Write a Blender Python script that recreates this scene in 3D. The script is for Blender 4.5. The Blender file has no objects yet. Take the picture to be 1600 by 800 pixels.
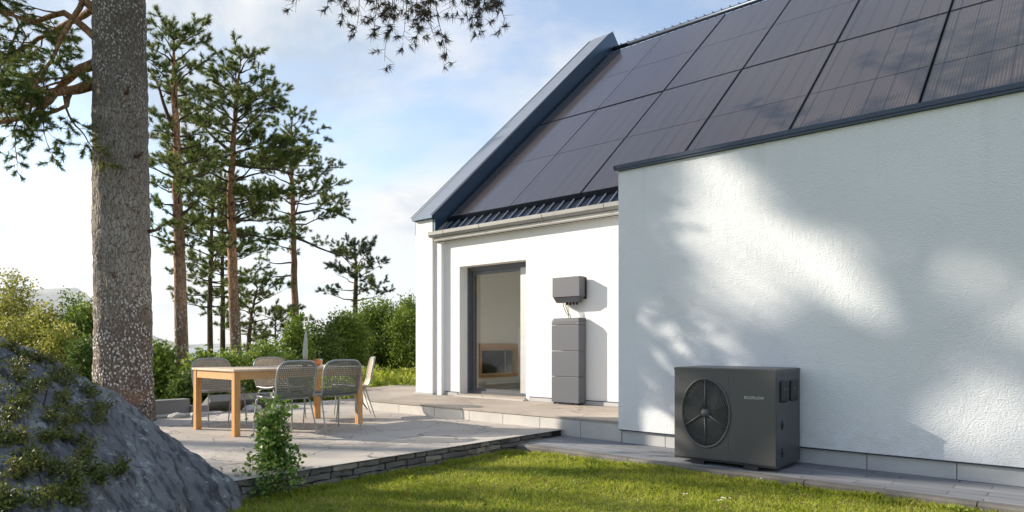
import bpy, bmesh, math, random
import numpy as np
from mathutils import Vector, Matrix, noise as mnoise
from mathutils.bvhtree import BVHTree
from mathutils.geometry import tessellate_polygon
R = math.radians
random.seed(7); rng = np.random.default_rng(11)
SC = bpy.context.scene
COL = SC.collection

# ------------------------------------------------------------------ camera
CC, SS, H, F, HY = .7526, .6585, 1.02, 1050., 540.     # eye 1.02 m above the patio
cd = bpy.data.cameras.new('camera'); cam = bpy.data.objects.new('camera', cd); COL.objects.link(cam)
cam.location = (0, 0, H); cam.rotation_euler = (R(90), 0, math.atan2(SS, CC))
cd.sensor_width = 36; cd.lens = 36 * F / 1600; cd.shift_y = (HY - 400) / 1600
cd.clip_start = .05; cd.clip_end = 60000
SC.camera = cam

# ------------------------------------------------------------------ light
SUN = Vector((-.80, -.46, .40)).normalized()        # towards the sun
SUN_EL = math.asin(SUN.z); SUN_AZ = math.atan2(SUN.x, SUN.y)
sd = bpy.data.lights.new('sun', 'SUN'); sd.energy = 5.0; sd.angle = R(.6); sd.color = (1, .9, .76)
so = bpy.data.objects.new('sun', sd); COL.objects.link(so)
so.rotation_euler = SUN.to_track_quat('Z', 'Y').to_euler(); so.location = (-30, -20, 20)

w = bpy.data.worlds.new('World'); SC.world = w; w.use_nodes = True
nt = w.node_tree; N = nt.nodes; L = nt.links; N.clear()
def wn(t, **k):
    n = N.new(t)
    for a, b in k.items():
        if a.startswith('i_'): n.inputs[a[2:].replace('_', ' ')].default_value = b
        else: setattr(n, a, b)
    return n
out = wn('ShaderNodeOutputWorld'); bg1 = wn('ShaderNodeBackground'); bg2 = wn('ShaderNodeBackground'); mx = wn('ShaderNodeMixShader')
sky = wn('ShaderNodeTexSky', sky_type='NISHITA', sun_disc=False, sun_elevation=SUN_EL, sun_rotation=SUN_AZ % (2 * math.pi),
         air_density=1.0, dust_density=.5, ozone_density=1.5)
L.new(sky.outputs[0], bg1.inputs[0]); bg1.inputs[1].default_value = .15
tc = wn('ShaderNodeTexCoord'); sep = wn('ShaderNodeSeparateXYZ'); L.new(tc.outputs['Generated'], sep.inputs[0])
def wmath(op, a, b=None, clamp=False):
    n = wn('ShaderNodeMath', operation=op, use_clamp=clamp)
    for i, v in enumerate((a, b)):
        if v is None: continue
        if isinstance(v, (int, float)): n.inputs[i].default_value = v
        else: L.new(v, n.inputs[i])
    return n.outputs[0]
zc = wmath('ADD', wmath('MAXIMUM', sep.outputs[2], 0), .30)
cx = wmath('DIVIDE', sep.outputs[0], zc); cy = wmath('DIVIDE', sep.outputs[1], zc)
comb = wn('ShaderNodeCombineXYZ'); L.new(cx, comb.inputs[0]); L.new(cy, comb.inputs[1])
mp = wn('ShaderNodeMapping'); mp.inputs['Location'].default_value = (3.1, 1.4, .3); mp.inputs['Rotation'].default_value = (0, 0, R(25)); L.new(comb.outputs[0], mp.inputs[0])
n1 = wn('ShaderNodeTexNoise', i_Scale=1.15, i_Detail=10.0, i_Roughness=.56, i_Distortion=.35); L.new(mp.outputs[0], n1.inputs[0])
cr = wn('ShaderNodeValToRGB'); L.new(n1.outputs[0], cr.inputs[0])
cr.color_ramp.elements[0].position = .40; cr.color_ramp.elements[0].color = (.10,) * 3 + (1,)
cr.color_ramp.elements[1].position = .57; cr.color_ramp.elements[1].color = (.96,) * 3 + (1,)
hz = wn('ShaderNodeMapRange'); L.new(sep.outputs[2], hz.inputs[0]); hz.inputs[1].default_value = .0; hz.inputs[2].default_value = .22; hz.inputs[3].default_value = .85; hz.inputs[4].default_value = 0
fac = wmath('MAXIMUM', cr.outputs[0], hz.outputs[0], True)
n2 = wn('ShaderNodeTexNoise', i_Scale=1.7, i_Detail=9.0, i_Roughness=.58, i_Distortion=.3); L.new(mp.outputs[0], n2.inputs[0])
cr2 = wn('ShaderNodeValToRGB'); L.new(n2.outputs[0], cr2.inputs[0])
cr2.color_ramp.elements[0].position = .40; cr2.color_ramp.elements[0].color = (.48, .58, .70, 1)
cr2.color_ramp.elements[1].position = .55; cr2.color_ramp.elements[1].color = (.92, .91, .90, 1)
L.new(cr2.outputs[0], bg2.inputs[0]); bg2.inputs[1].default_value = .62
L.new(fac, mx.inputs[0]); L.new(bg1.outputs[0], mx.inputs[1]); L.new(bg2.outputs[0], mx.inputs[2]); L.new(mx.outputs[0], out.inputs[0])

SC.view_settings.view_transform = 'Standard'; SC.view_settings.look = 'None'; SC.view_settings.gamma = 1
SC.view_settings.use_curve_mapping = False; SC.view_settings.exposure = .80
SC.cycles.use_denoising = True; SC.cycles.max_bounces = 8; SC.cycles.transparent_max_bounces = 16; SC.cycles.diffuse_bounces = 3

# ------------------------------------------------------------------ geometry helpers
def W(px, py, Z):                       # a point Z metres in front of the eye
    x = (px - 800) / F * Z; z = (HY - py) / F * Z
    return Vector((x * CC - Z * SS, x * SS + Z * CC, H + z))
def XZ(X, Z, z=0.):
    return Vector((X * CC - Z * SS, X * SS + Z * CC, z))
RV = Vector((CC, SS, 0)); FV = Vector((-SS, CC, 0))

def mesh_np(name, V, F_, mat, parent=None, smooth=False):
    """V (n,3) array, F_ (m,k) int array of equal-size faces"""
    V = np.asarray(V, np.float32); F_ = np.asarray(F_, np.int32)
    me = bpy.data.meshes.new(name); m, k = F_.shape
    me.vertices.add(len(V)); me.vertices.foreach_set('co', V.ravel())
    me.loops.add(m * k); me.loops.foreach_set('vertex_index', F_.ravel())
    me.polygons.add(m); me.polygons.foreach_set('loop_start', np.arange(0, m * k, k, dtype=np.int32))
    me.polygons.foreach_set('loop_total', np.full(m, k, np.int32))
    if smooth: me.polygons.foreach_set('use_smooth', np.ones(m, bool))
    me.update(calc_edges=True)
    o = bpy.data.objects.new(name, me); COL.objects.link(o)
    if mat: me.materials.append(mat)
    if parent: o.parent = parent
    return o

class MB:
    def __init__(s): s.v = []; s.f = []; s.m = []; s.sm = []
    def add(s, vs, fs, mi=0, smooth=False):
        b = len(s.v); s.v += [tuple(p) for p in vs]
        for f in fs: s.f.append(tuple(b + i for i in f)); s.m.append(mi); s.sm.append(smooth)
        return s
    def box(s, a, b, mi=0, M=None, bev=0.):
        x0, y0, z0 = a; x1, y1, z1 = b
        if bev <= 0:
            vs = [(x0,y0,z0),(x1,y0,z0),(x1,y1,z0),(x0,y1,z0),(x0,y0,z1),(x1,y0,z1),(x1,y1,z1),(x0,y1,z1)]
            fs = [(0,3,2,1),(4,5,6,7),(0,1,5,4),(1,2,6,5),(2,3,7,6),(3,0,4,7)]
        else:
            bm = bmesh.new(); bmesh.ops.create_cube(bm, size=1)
            for v in bm.verts: v.co = Vector(((x0+x1)/2 + v.co.x*(x1-x0), (y0+y1)/2 + v.co.y*(y1-y0), (z0+z1)/2 + v.co.z*(z1-z0)))
            bmesh.ops.bevel(bm, geom=bm.edges[:], offset=bev, segments=2, affect='EDGES', profile=.6)
            bm.verts.index_update(); vs = [v.co.copy() for v in bm.verts]; fs = [[v.index for v in f.verts] for f in bm.faces]; bm.free()
        if M: vs = [M @ Vector(p) for p in vs]
        return s.add(vs, fs, mi)
    def tube(s, pts, rad, k=8, mi=0, cap=True, smooth=True):
        pts = [Vector(p) for p in pts]; n = len(pts)
        if isinstance(rad, (int, float)): rad = [rad] * n
        b = len(s.v); up = None; rings = []
        for i, p in enumerate(pts):
            t = (pts[min(i+1, n-1)] - pts[max(i-1, 0)])
            if t.length < 1e-9: t = Vector((0, 0, 1))
            t.normalize()
            if up is None: up = Vector((0, 0, 1)) if abs(t.z) < .9 else Vector((1, 0, 0))
            u = (up - t * up.dot(t)).normalized(); v = t.cross(u); up = u
            rings.append([p + (u * math.cos(2*math.pi*j/k) + v * math.sin(2*math.pi*j/k)) * rad[i] for j in range(k)])
        vs = [q for r_ in rings for q in r_]
        fs = [(i*k+j, i*k+(j+1) % k, (i+1)*k+(j+1) % k, (i+1)*k+j) for i in range(n-1) for j in range(k)]
        s.add(vs, fs, mi, smooth)
        if cap:
            s.f.append(tuple(b + j for j in range(k))[::-1]); s.m.append(mi); s.sm.append(False)
            s.f.append(tuple(b + (n-1)*k + j for j in range(k))); s.m.append(mi); s.sm.append(False)
        return s
    def prism(s, poly, z0, z1, mi=0, mside=None):
        """poly: xy points CCW, extruded in z"""
        n = len(poly)
        vs = [(p[0], p[1], z0) for p in poly] + [(p[0], p[1], z1) for p in poly]
        s.add(vs, [tuple(range(n, 2*n))], mi)
        b = len(s.v) - 2*n
        for f in [tuple(range(n))[::-1]] + [(i, (i+1) % n, n+(i+1) % n, n+i) for i in range(n)]:
            s.f.append(tuple(b+i for i in f)); s.m.append(mi if mside is None else mside); s.sm.append(False)
        return s
    def lathe(s, prof, c=(0, 0, 0), k=24, mi=0, M=None):
        vs = []; c = Vector(c)
        for r_, z in prof:
            for j in range(k):
                p = Vector((r_*math.cos(2*math.pi*j/k), r_*math.sin(2*math.pi*j/k), z))
                vs.append((M @ p if M else p) + c)
        n = len(prof)
        return s.add(vs, [(i*k+j, i*k+(j+1) % k, (i+1)*k+(j+1) % k, (i+1)*k+j) for i in range(n-1) for j in range(k)], mi, True)
    def build(s, name, mats, parent=None):
        me = bpy.data.meshes.new(name); me.from_pydata(s.v, [], s.f)
        for m in (mats if isinstance(mats, (list, tuple)) else [mats]): me.materials.append(m)
        me.polygons.foreach_set('material_index', s.m); me.polygons.foreach_set('use_smooth', s.sm); me.update()
        o = bpy.data.objects.new(name, me); COL.objects.link(o)
        if parent: o.parent = parent
        return o
def tag(o, label=None, cat=None, group=None, kind=None):
    if label: o['label'] = label
    if cat: o['category'] = cat
    if group: o['group'] = group
    if kind: o['kind'] = kind
    return o
def thing(name, loc, label, cat, group=None, rz=0.):
    o = bpy.data.objects.new(name, None); COL.objects.link(o); o.location = loc; o.rotation_euler.z = rz
    o.empty_display_size = .2
    return tag(o, label, cat, group)
def reloc(o, root):                     # mesh built in world coordinates, parented to an Empty
    o.parent = root; o.matrix_parent_inverse = Matrix.Translation(root.location).inverted()
    return o

# ------------------------------------------------------------------ materials
def mat(name, col=(.5, .5, .5), rough=.6, metal=0., spec=.5, coat=0.):
    m = bpy.data.materials.new(name); m.use_nodes = True
    p = m.node_tree.nodes['Principled BSDF']
    p.inputs['Base Color'].default_value = (*col, 1); p.inputs['Roughness'].default_value = rough
    p.inputs['Metallic'].default_value = metal; p.inputs['Specular IOR Level'].default_value = spec
    p.inputs['Coat Weight'].default_value = coat
    return m
class G:
    """small node-graph helper on a material"""
    def __init__(s, m): s.m = m; s.t = m.node_tree; s.n = s.t.nodes; s.l = s.t.links; s.p = s.n['Principled BSDF']; s.tc = s.n.new('ShaderNodeTexCoord'); s.o = s.tc.outputs['Object']
    def nd(s, t, ins=None, **k):
        n = s.n.new(t)
        for a, b in k.items(): setattr(n, a, b)
        for a, b in (ins or {}).items():
            if hasattr(b, 'is_linked') or isinstance(b, bpy.types.NodeSocket): s.l.new(b, n.inputs[a])
            else: n.inputs[a].default_value = b
        return n
    def map(s, sc=(1, 1, 1), rot=(0, 0, 0), loc=(0, 0, 0), src=None):
        return s.nd('ShaderNodeMapping', {'Vector': src or s.o, 'Scale': sc, 'Rotation': rot, 'Location': loc}).outputs[0]
    def noise(s, scale, detail=4., rough=.55, vec=None, dist=0.):
        return s.nd('ShaderNodeTexNoise', {'Vector': vec or s.o, 'Scale': scale, 'Detail': detail, 'Roughness': rough, 'Distortion': dist}).outputs[0]
    def vor(s, scale, feature='F1', vec=None, out='Distance', rnd=1.):
        return s.nd('ShaderNodeTexVoronoi', {'Vector': vec or s.o, 'Scale': scale, 'Randomness': rnd}, feature=feature).outputs[out]
    def ramp(s, fac, stops, interp='LINEAR'):
        n = s.nd('ShaderNodeValToRGB', {'Fac': fac}); e = n.color_ramp.elements; n.color_ramp.interpolation = interp
        while len(e) < len(stops): e.new(.5)
        for i, (p, c) in enumerate(stops): e[i].position = p; e[i].color = (*c, 1) if len(c) == 3 else c
        return n.outputs[0]
    def mix(s, fac, a, b, mode='MIX'):
        n = s.nd('ShaderNodeMix', data_type='RGBA', blend_type=mode)
        for i, v in ((0, fac), (6, a), (7, b)):
            if isinstance(v, bpy.types.NodeSocket): s.l.new(v, n.inputs[i])
            else: n.inputs[i].default_value = v if not isinstance(v, tuple) else (*v, 1)
        return n.outputs[2]
    def math(s, op, a, b=0., clamp=False):
        n = s.nd('ShaderNodeMath', operation=op, use_clamp=clamp)
        for i, v in enumerate((a, b)):
            if isinstance(v, bpy.types.NodeSocket): s.l.new(v, n.inputs[i])
            else: n.inputs[i].default_value = v
        return n.outputs[0]
    def bump(s, h, strength=.3, dist=.01, normal=None):
        d = {'Height': h, 'Strength': strength, 'Distance': dist}
        if normal: d['Normal'] = normal
        return s.nd('ShaderNodeBump', d).outputs[0]
    def col(s, v): s.l.new(v, s.p.inputs['Base Color']); return s
    def rough(s, v): s.l.new(v, s.p.inputs['Roughness']); return s
    def nrm(s, v): s.l.new(v, s.p.inputs['Normal']); return s

def m_plaster(name, col, dirt=.08, bs=.35, scale=55., streak=0):
    m = mat(name, col, .85, spec=.25); g = G(m)
    a = g.noise(.9, 6.); b = g.noise(6., 5., .6)
    c0 = tuple(x * (1 - dirt) for x in col)
    c = g.mix(g.ramp(a, [(.35, (0, 0, 0)), (.7, (1, 1, 1))]), c0, col)
    c = g.mix(g.ramp(b, [(.3, (.35, .35, .35)), (.6, (0, 0, 0))]), c, tuple(x * .93 for x in col))
    if streak:                          # soil splashed up above the plinth, rain runs under the coping
        z_ = g.nd('ShaderNodeSeparateXYZ', {0: g.o}).outputs[2]
        sp_ = g.math('MULTIPLY', g.nd('ShaderNodeMapRange', {0: z_, 1: .42, 2: .05}).outputs[0], g.ramp(g.noise(7., 7., .7), [(.42, (0, 0, 0)), (.7, (1, 1, 1))]))
        c = g.mix(g.math('MULTIPLY', sp_, .5), c, (.50, .47, .40))
        rn = g.ramp(g.noise(5., 5., .6, vec=g.map((1.6, 1, .07))), [(.55, (0, 0, 0)), (.75, (1, 1, 1))])
        c = g.mix(g.math('MULTIPLY', g.math('MULTIPLY', rn, g.nd('ShaderNodeMapRange', {0: z_, 1: 1.9, 2: 2.97}).outputs[0]), .28), c, (.52, .52, .50))
    g.col(c); h = g.math('ADD', g.noise(scale, 3., .6, vec=g.map((1, 1, 1.3))), g.math('MULTIPLY', g.noise(scale * .22, 3., .5), .6)); g.nrm(g.bump(h, bs, .012)); return m
M_WALL = m_plaster('white_plaster', (.83, .82, .80), .05, .16, 60.)
M_WING = m_plaster('white_render', (.79, .81, .84), .07, .85, 62., True)
M_INT = m_plaster('interior_plaster', (.92, .86, .76), .03, .05)

def m_metal(name, col, rough=.4, metal=.6, streak=.15):
    m = mat(name, col, rough, metal); g = G(m)
    a = g.noise(3., 5., .6, vec=g.map((1, 1, 3)))
    g.col(g.mix(a, tuple(x * (1 - streak) for x in col), tuple(min(1, x * (1 + streak)) for x in col)))
    g.rough(g.math('MULTIPLY_ADD', g.noise(9., 4.), .25, True)); g.p.inputs['Roughness'].default_value = rough
    for l in list(g.t.links):
        if l.to_socket == g.p.inputs['Roughness']: g.t.links.remove(l)
    return m
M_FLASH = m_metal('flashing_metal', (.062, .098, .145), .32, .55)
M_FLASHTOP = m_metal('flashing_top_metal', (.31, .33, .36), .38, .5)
M_SEAM = m_metal('roof_seam_metal', (.012, .017, .034), .42, .3)
M_RIB = m_metal('roof_rib_metal', (.30, .35, .42), .4, .4)
M_GUT = m_metal('gutter_zinc', (.27, .27, .26), .5, .35, .3)
M_COPE = m_metal('coping_metal', (.05, .065, .09), .4, .6)
M_FRAME = m_metal('door_frame_metal', (.12, .125, .14), .4, .4)
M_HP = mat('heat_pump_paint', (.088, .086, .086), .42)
M_HPSHADE = mat('heat_pump_shaded_paint', (.055, .06, .068), .42)  # same casing paint, darkened: shade of the side put into its colour
M_DARK = mat('black_plastic', (.012, .013, .015), .5)
M_GREY = mat('grey_casing', (.10, .105, .122), .5)
M_GREYD = mat('dark_grey_casing', (.055, .06, .072), .45)
M_LOGO = mat('pale_lettering', (.42, .42, .43), .5)
M_STEEL = mat('brushed_steel', (.36, .37, .38), .35, .8)
M_STEELD = mat('dark_steel', (.11, .113, .118), .5, .3)
M_CHFR = mat('grey_painted_tube', (.36, .36, .34), .45, .2)
M_CORD = mat('grey_green_cord', (.19, .195, .165), .75)
M_CORD2 = mat('sand_cord', (.55, .46, .37), .8)

def m_wood(name, c1, c2, axis=(1, 1, 1), knots=True):
    m = mat(name, c1, .5, spec=.4); g = G(m)
    v = g.map(axis); a = g.noise(6., 6., .65, vec=v, dist=.6)
    c = g.ramp(a, [(.3, c2), (.52, c1), (.7, tuple(min(1, x * 1.12) for x in c1))])
    if knots:
        k = g.vor(2.4, vec=g.map((1.2, 1.2, 1.2)))
        c = g.mix(g.ramp(k, [(.055, (1, 1, 1)), (.10, (0, 0, 0))]), c, (.16, .06, .02))
    g.col(c); g.nrm(g.bump(a, .1, .002)); return m
M_PINE = m_wood('pine_timber', (.60, .31, .11), (.47, .21, .06), (12, 12, 1.5))
M_PINEX = m_wood('pine_timber_long', (.64, .37, .16), (.50, .26, .09), (14, 1.5, 14))
M_TOP = m_wood('pine_tabletop', (.66, .52, .38), (.56, .42, .28), (14, 1.2, 14))
M_FIRE = m_wood('fireplace_wood', (.55, .27, .09), (.42, .18, .05), (10, 2, 10))

def m_stone(name, c1, c2, scale=3., bs=.5, crack=0., cs=.9, dark=(.1, .09, .08), cw=.012, grain=90.):
    m = mat(name, c1, .85, spec=.3); g = G(m)
    a = g.noise(scale, 8., .6); b = g.noise(grain, 3., .6)
    c = g.ramp(a, [(.32, c2), (.62, c1)]); c = g.mix(g.math('MULTIPLY', b, .35), c, tuple(x * .55 for x in c1))
    h = g.math('ADD', g.math('MULTIPLY', a, .6), g.math('MULTIPLY', b, .25))
    if crack:
        dv = g.nd('ShaderNodeVectorMath', {0: g.o, 1: g.nd('ShaderNodeVectorMath', {0: g.nd('ShaderNodeTexNoise', {'Vector': g.o, 'Scale': 2.2, 'Detail': 5.}).outputs['Color'], 'Scale': .35}, operation='SCALE').outputs[0]}, operation='ADD').outputs[0]
        e = g.vor(cs, 'DISTANCE_TO_EDGE', vec=dv)
        tint = g.nd('ShaderNodeSeparateColor', {0: g.vor(cs, 'F1', vec=dv, out='Color')}).outputs[0]
        st_ = g.noise(.8, 7., .7); c = g.mix(g.ramp(st_, [(.42, (.0, .0, .0)), (.62, (.55, .55, .55))]), c, tuple(x * .62 for x in c1))
        c = g.mix(.16, c, tint, 'MULTIPLY')
        k = g.ramp(e, [(0., (1, 1, 1)), (cw * .55, (.8, .8, .8)), (cw * 1.3, (0, 0, 0))])
        brk = g.ramp(g.noise(1.5, 3.), [(.40, (.15, .15, .15)), (.56, (1, 1, 1))])
        k = g.math('MULTIPLY', k, brk)
        c = g.mix(g.math('MULTIPLY', k, crack), c, dark)
        h = g.math('SUBTRACT', h, g.math('MULTIPLY', k, .8))
    g.col(c); g.nrm(g.bump(h, bs, .012)); return m
M_PATIO = m_stone('slate_flagstone', (.64, .575, .50), (.46, .43, .40), 1.6, .45, 1., 1.6, (.08, .075, .07), .010)
M_DECK = m_stone('terrace_stone', (.50, .43, .36), (.38, .33, .28), 2., .3, .5, .8)
M_RISER = m_stone('riser_stone', (.62, .59, .54), (.46, .45, .43), 1.5, .25)
M_PLINTH = m_stone('plinth_stone', (.52, .52, .51), (.40, .41, .42), 1.5, .25)
M_CONC = m_stone('kerb_concrete', (.20, .185, .165), (.09, .085, .08), 3., .6, grain=140.)
M_DRY = m_stone('dry_stone', (.30, .28, .25), (.17, .165, .16), 7., 1.0)
g = G(M_DRY); lk = g.p.inputs['Base Color'].links[0].from_socket; g.col(g.mix(.75, lk, g.ramp(g.nd('ShaderNodeNewGeometry').outputs['Random Per Island'], [(0., (.45, .45, .50)), (.4, (.95, .85, .72)), (.7, (.7, .72, .75)), (1., (1.5, 1.35, 1.15))]), 'MULTIPLY'))
M_LOWW = m_stone('cast_concrete', (.30, .29, .275), (.22, .215, .21), 2., .3)
M_JOINT = mat('dark_joint', (.03, .03, .03), .9)
M_SOIL = m_stone('soil', (.06, .05, .035), (.035, .03, .02), 5., .8)

m = M_PATH = mat('slate_paving', (.2, .21, .23), .7, spec=.4); g = G(m)
br = g.nd('ShaderNodeTexBrick', {'Vector': g.map((1, 1, 1)), 'Color1': (.20, .21, .235, 1), 'Color2': (.13, .14, .16, 1), 'Mortar': (.03, .03, .035, 1), 'Scale': 1., 'Mortar Size': .006, 'Brick Width': .62, 'Row Height': .145, 'Bias': 0.}, offset=.37)
a = g.noise(2., 7., .6, vec=g.map((1, 4, 1))); g.col(g.mix(g.math('MULTIPLY', a, .6), br.outputs[0], (.30, .30, .31)))
g.nrm(g.bump(g.math('SUBTRACT', g.math('MULTIPLY', a, .5), br.outputs['Fac']), .5, .01))

m = M_ROCK = mat('boulder_granite', (.2, .21, .23), .9, spec=.25); g = G(m)
a = g.noise(2.2, 9., .62); st = g.noise(3., 6., .6, vec=g.map((1, 6, 2.5), (0, R(-22), R(35))))
c = g.ramp(a, [(.32, (.19, .195, .21)), (.62, (.36, .37, .385))]); c = g.mix(g.ramp(st, [(.40, (.9, .9, .9)), (.52, (0, 0, 0))]), c, (.075, .08, .095))
li = g.noise(7., 14., .82, vec=g.map((1, 1, 1), loc=(4, 2, 1))); c = g.mix(g.ramp(li, [(.555, (0, 0, 0)), (.59, (1, 1, 1))]), c, (.62, .67, .66))
li2 = g.vor(34., vec=g.map(loc=(1, 1, 1))); c = g.mix(g.math('MULTIPLY', g.ramp(li2, [(.10, (1, 1, 1)), (.16, (0, 0, 0))]), g.ramp(g.noise(3.), [(.52, (0, 0, 0)), (.6, (1, 1, 1))])), c, (.42, .43, .42))
ck = g.vor(1., 'DISTANCE_TO_EDGE', vec=g.map((.9, 5., 2.4), (R(10), R(-24), R(42)))); ckm = g.math('MULTIPLY', g.ramp(ck, [(0., (1, 1, 1)), (.02, (0, 0, 0))]), g.ramp(g.noise(2., 4.), [(.45, (0, 0, 0)), (.6, (1, 1, 1))]))
c = g.mix(ckm, c, (.03, .03, .035)); c = g.mix(g.math('MULTIPLY', g.noise(55., 4., .8), .5), c, (.10, .10, .105)); g.col(c); gr = g.math('SUBTRACT', g.noise(60., 6., .8), ckm)
g.nrm(g.bump(g.math('ADD', g.math('ADD', g.math('MULTIPLY', st, 1.2), a), g.math('MULTIPLY', gr, .8)), 1., .03))

def m_bark(name, lo, mid, hi, scale, fleck=None, zshift=None, zr=(0, 1), bs=1.):
    m = mat(name, mid, .9, spec=.2); g = G(m)
    dn = g.nd('ShaderNodeTexNoise', {'Vector': g.o, 'Scale': 5., 'Detail': 5.}).outputs['Color']; v0 = g.nd('ShaderNodeVectorMath', {0: g.o, 1: g.nd('ShaderNodeVectorMath', {0: dn, 'Scale': .16}, operation='SCALE').outputs[0]}, operation='ADD').outputs[0]; v = g.map((scale, scale, scale * .26), src=v0); e = g.vor(1., 'DISTANCE_TO_EDGE', vec=v); cc = g.vor(1., 'F1', vec=v, out='Color')
    a = g.noise(3.5, 8., .65)
    c = g.ramp(a, [(.3, mid), (.65, hi)])
    if fleck:
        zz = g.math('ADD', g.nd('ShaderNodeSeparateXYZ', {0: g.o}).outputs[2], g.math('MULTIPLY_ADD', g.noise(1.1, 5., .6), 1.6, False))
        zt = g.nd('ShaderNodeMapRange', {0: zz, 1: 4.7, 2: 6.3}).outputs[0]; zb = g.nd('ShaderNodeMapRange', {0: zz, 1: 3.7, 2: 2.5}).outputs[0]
        c = g.mix(zt, c, (.15, .115, .09)); c = g.mix(zb, c, (.22, .165, .12))  # shade painted into the dark top, sun flare into the pale middle
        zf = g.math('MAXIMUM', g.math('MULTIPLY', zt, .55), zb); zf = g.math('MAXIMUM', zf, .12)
    if zshift:
        zz = g.nd('ShaderNodeSeparateXYZ', {0: g.o}).outputs[2]
        mr = g.nd('ShaderNodeMapRange', {0: g.math('ADD', zz, g.math('MULTIPLY', g.noise(1.5, 4.), 1.2)), 1: zr[0], 2: zr[1]}).outputs[0]
        c = g.mix(mr, c, zshift)
    sepc = g.nd('ShaderNodeSeparateColor', {0: cc})
    c = g.mix(g.math('MULTIPLY', sepc.outputs[0], .5), c, tuple(x * .45 for x in mid))
    c = g.mix(g.ramp(g.noise(.55, 4., .6, vec=g.map(loc=(5, 5, 0))), [(.38, (.6, .6, .6)), (.6, (0, 0, 0))]), c, tuple(x * .5 for x in mid)) if fleck else c
    c = g.mix(g.ramp(e, [(.0, (1, 1, 1)), (.09, (0, 0, 0))]), c, lo)
    if fleck:
        f2 = g.vor(scale * 1.15, vec=g.map((1, 1, .75))); msk = g.ramp(g.noise(2.6, 5., vec=g.map(loc=(3, 0, 0))), [(.36, (0, 0, 0)), (.54, (1, 1, 1))])
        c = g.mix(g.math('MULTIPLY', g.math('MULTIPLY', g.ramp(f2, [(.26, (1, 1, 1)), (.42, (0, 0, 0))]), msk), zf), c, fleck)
        c = g.mix(g.ramp(g.noise(1.7, 6., .6, vec=g.map(loc=(9, 1, 4))), [(.64, (0, 0, 0)), (.74, (.4, .4, .4))]), c, (.34, .17, .09))
    g.col(c); h = g.math('ADD', g.math('MINIMUM', e, .35), g.math('MULTIPLY', a, .25)); g.nrm(g.bump(h, bs, .03)); return m
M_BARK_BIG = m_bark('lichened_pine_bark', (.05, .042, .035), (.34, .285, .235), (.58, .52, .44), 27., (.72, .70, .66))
M_BARK = m_bark('red_pine_bark', (.09, .05, .03), (.32, .19, .12), (.52, .36, .25), 14., (.55, .48, .40), (.52, .24, .11), (2.5, 6.))
M_BARK_D = m_bark('dark_pine_bark', (.035, .025, .018), (.10, .065, .045), (.17, .115, .08), 20.)
M_TWIG = m_bark('twig_bark', (.03, .02, .015), (.095, .065, .045), (.16, .11, .075), 40.)
M_LIMB = m_bark('orange_limb_bark', (.08, .04, .02), (.28, .15, .075), (.40, .23, .12), 22.)

def m_leaf(name, cols, rough=.55, trans=.3):
    """every leaf its own hue: the colour is picked per leaf"""
    m = bpy.data.materials.new(name); m.use_nodes = True; g = G(m)
    geo = g.nd('ShaderNodeNewGeometry'); r_ = geo.outputs['Random Per Island']
    nn = g.noise(1.5, 5., .65); fac = g.math('ADD', g.math('MULTIPLY', r_, .7), g.math('MULTIPLY', g.math('SUBTRACT', nn, .35), 1.0), True)
    n = len(cols); c = g.ramp(fac, [(i / max(1, n - 1), cols[i]) for i in range(n)])
    g.col(c); g.p.inputs['Roughness'].default_value = rough; g.p.inputs['Specular IOR Level'].default_value = .3
    tr = g.nd('ShaderNodeBsdfTranslucent', {'Color': g.mix(.5, c, (.35, .42, .06), 'SCREEN') if False else c}); ms = g.nd('ShaderNodeMixShader', {0: trans})
    g.l.new(g.p.outputs[0], ms.inputs[1]); g.l.new(tr.outputs[0], ms.inputs[2])
    g.l.new(ms.outputs[0], g.n['Material Output'].inputs[0]); return m
M_NEEDLE = m_leaf('pine_needles', [(.045, .07, .03), (.10, .15, .04), (.19, .23, .05), (.27, .24, .08)], trans=.45)
M_NEEDLE_D = m_leaf('dark_pine_needles', [(.022, .038, .024), (.04, .065, .03), (.08, .11, .035)], trans=.35)
M_NEEDLE_B = m_leaf('old_pine_needles', [(.06, .06, .04), (.10, .085, .05), (.15, .11, .065)])
M_BUSH_Y = m_leaf('yellow_green_leaves', [(.10, .14, .025), (.24, .27, .045), (.42, .40, .08), (.50, .40, .15)], trans=.4)
M_BUSH_G = m_leaf('mid_green_leaves', [(.06, .11, .02), (.17, .25, .035), (.34, .40, .06)], trans=.38)
M_BUSH_D = m_leaf('dark_green_leaves', [(.04, .075, .02), (.10, .16, .032), (.22, .28, .05)], trans=.3)
M_JUNI = m_leaf('juniper_sprigs', [(.05, .068, .018), (.10, .13, .03), (.19, .20, .045), (.22, .15, .07)], trans=.25)
M_VINE = m_leaf('glossy_vine_leaves', [(.04, .09, .02), (.10, .20, .035), (.22, .33, .06), (.34, .28, .13)], .35, .3)
M_GRASS = m_leaf('grass_blades', [(.17, .22, .02), (.33, .40, .035), (.48, .52, .07), (.58, .50, .20)], .5, .4)
M_BLOOM = mat('white_petals', (.8, .8, .78), .6)
M_FALL = mat('red_leaf', (.45, .06, .02), .6)

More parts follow.
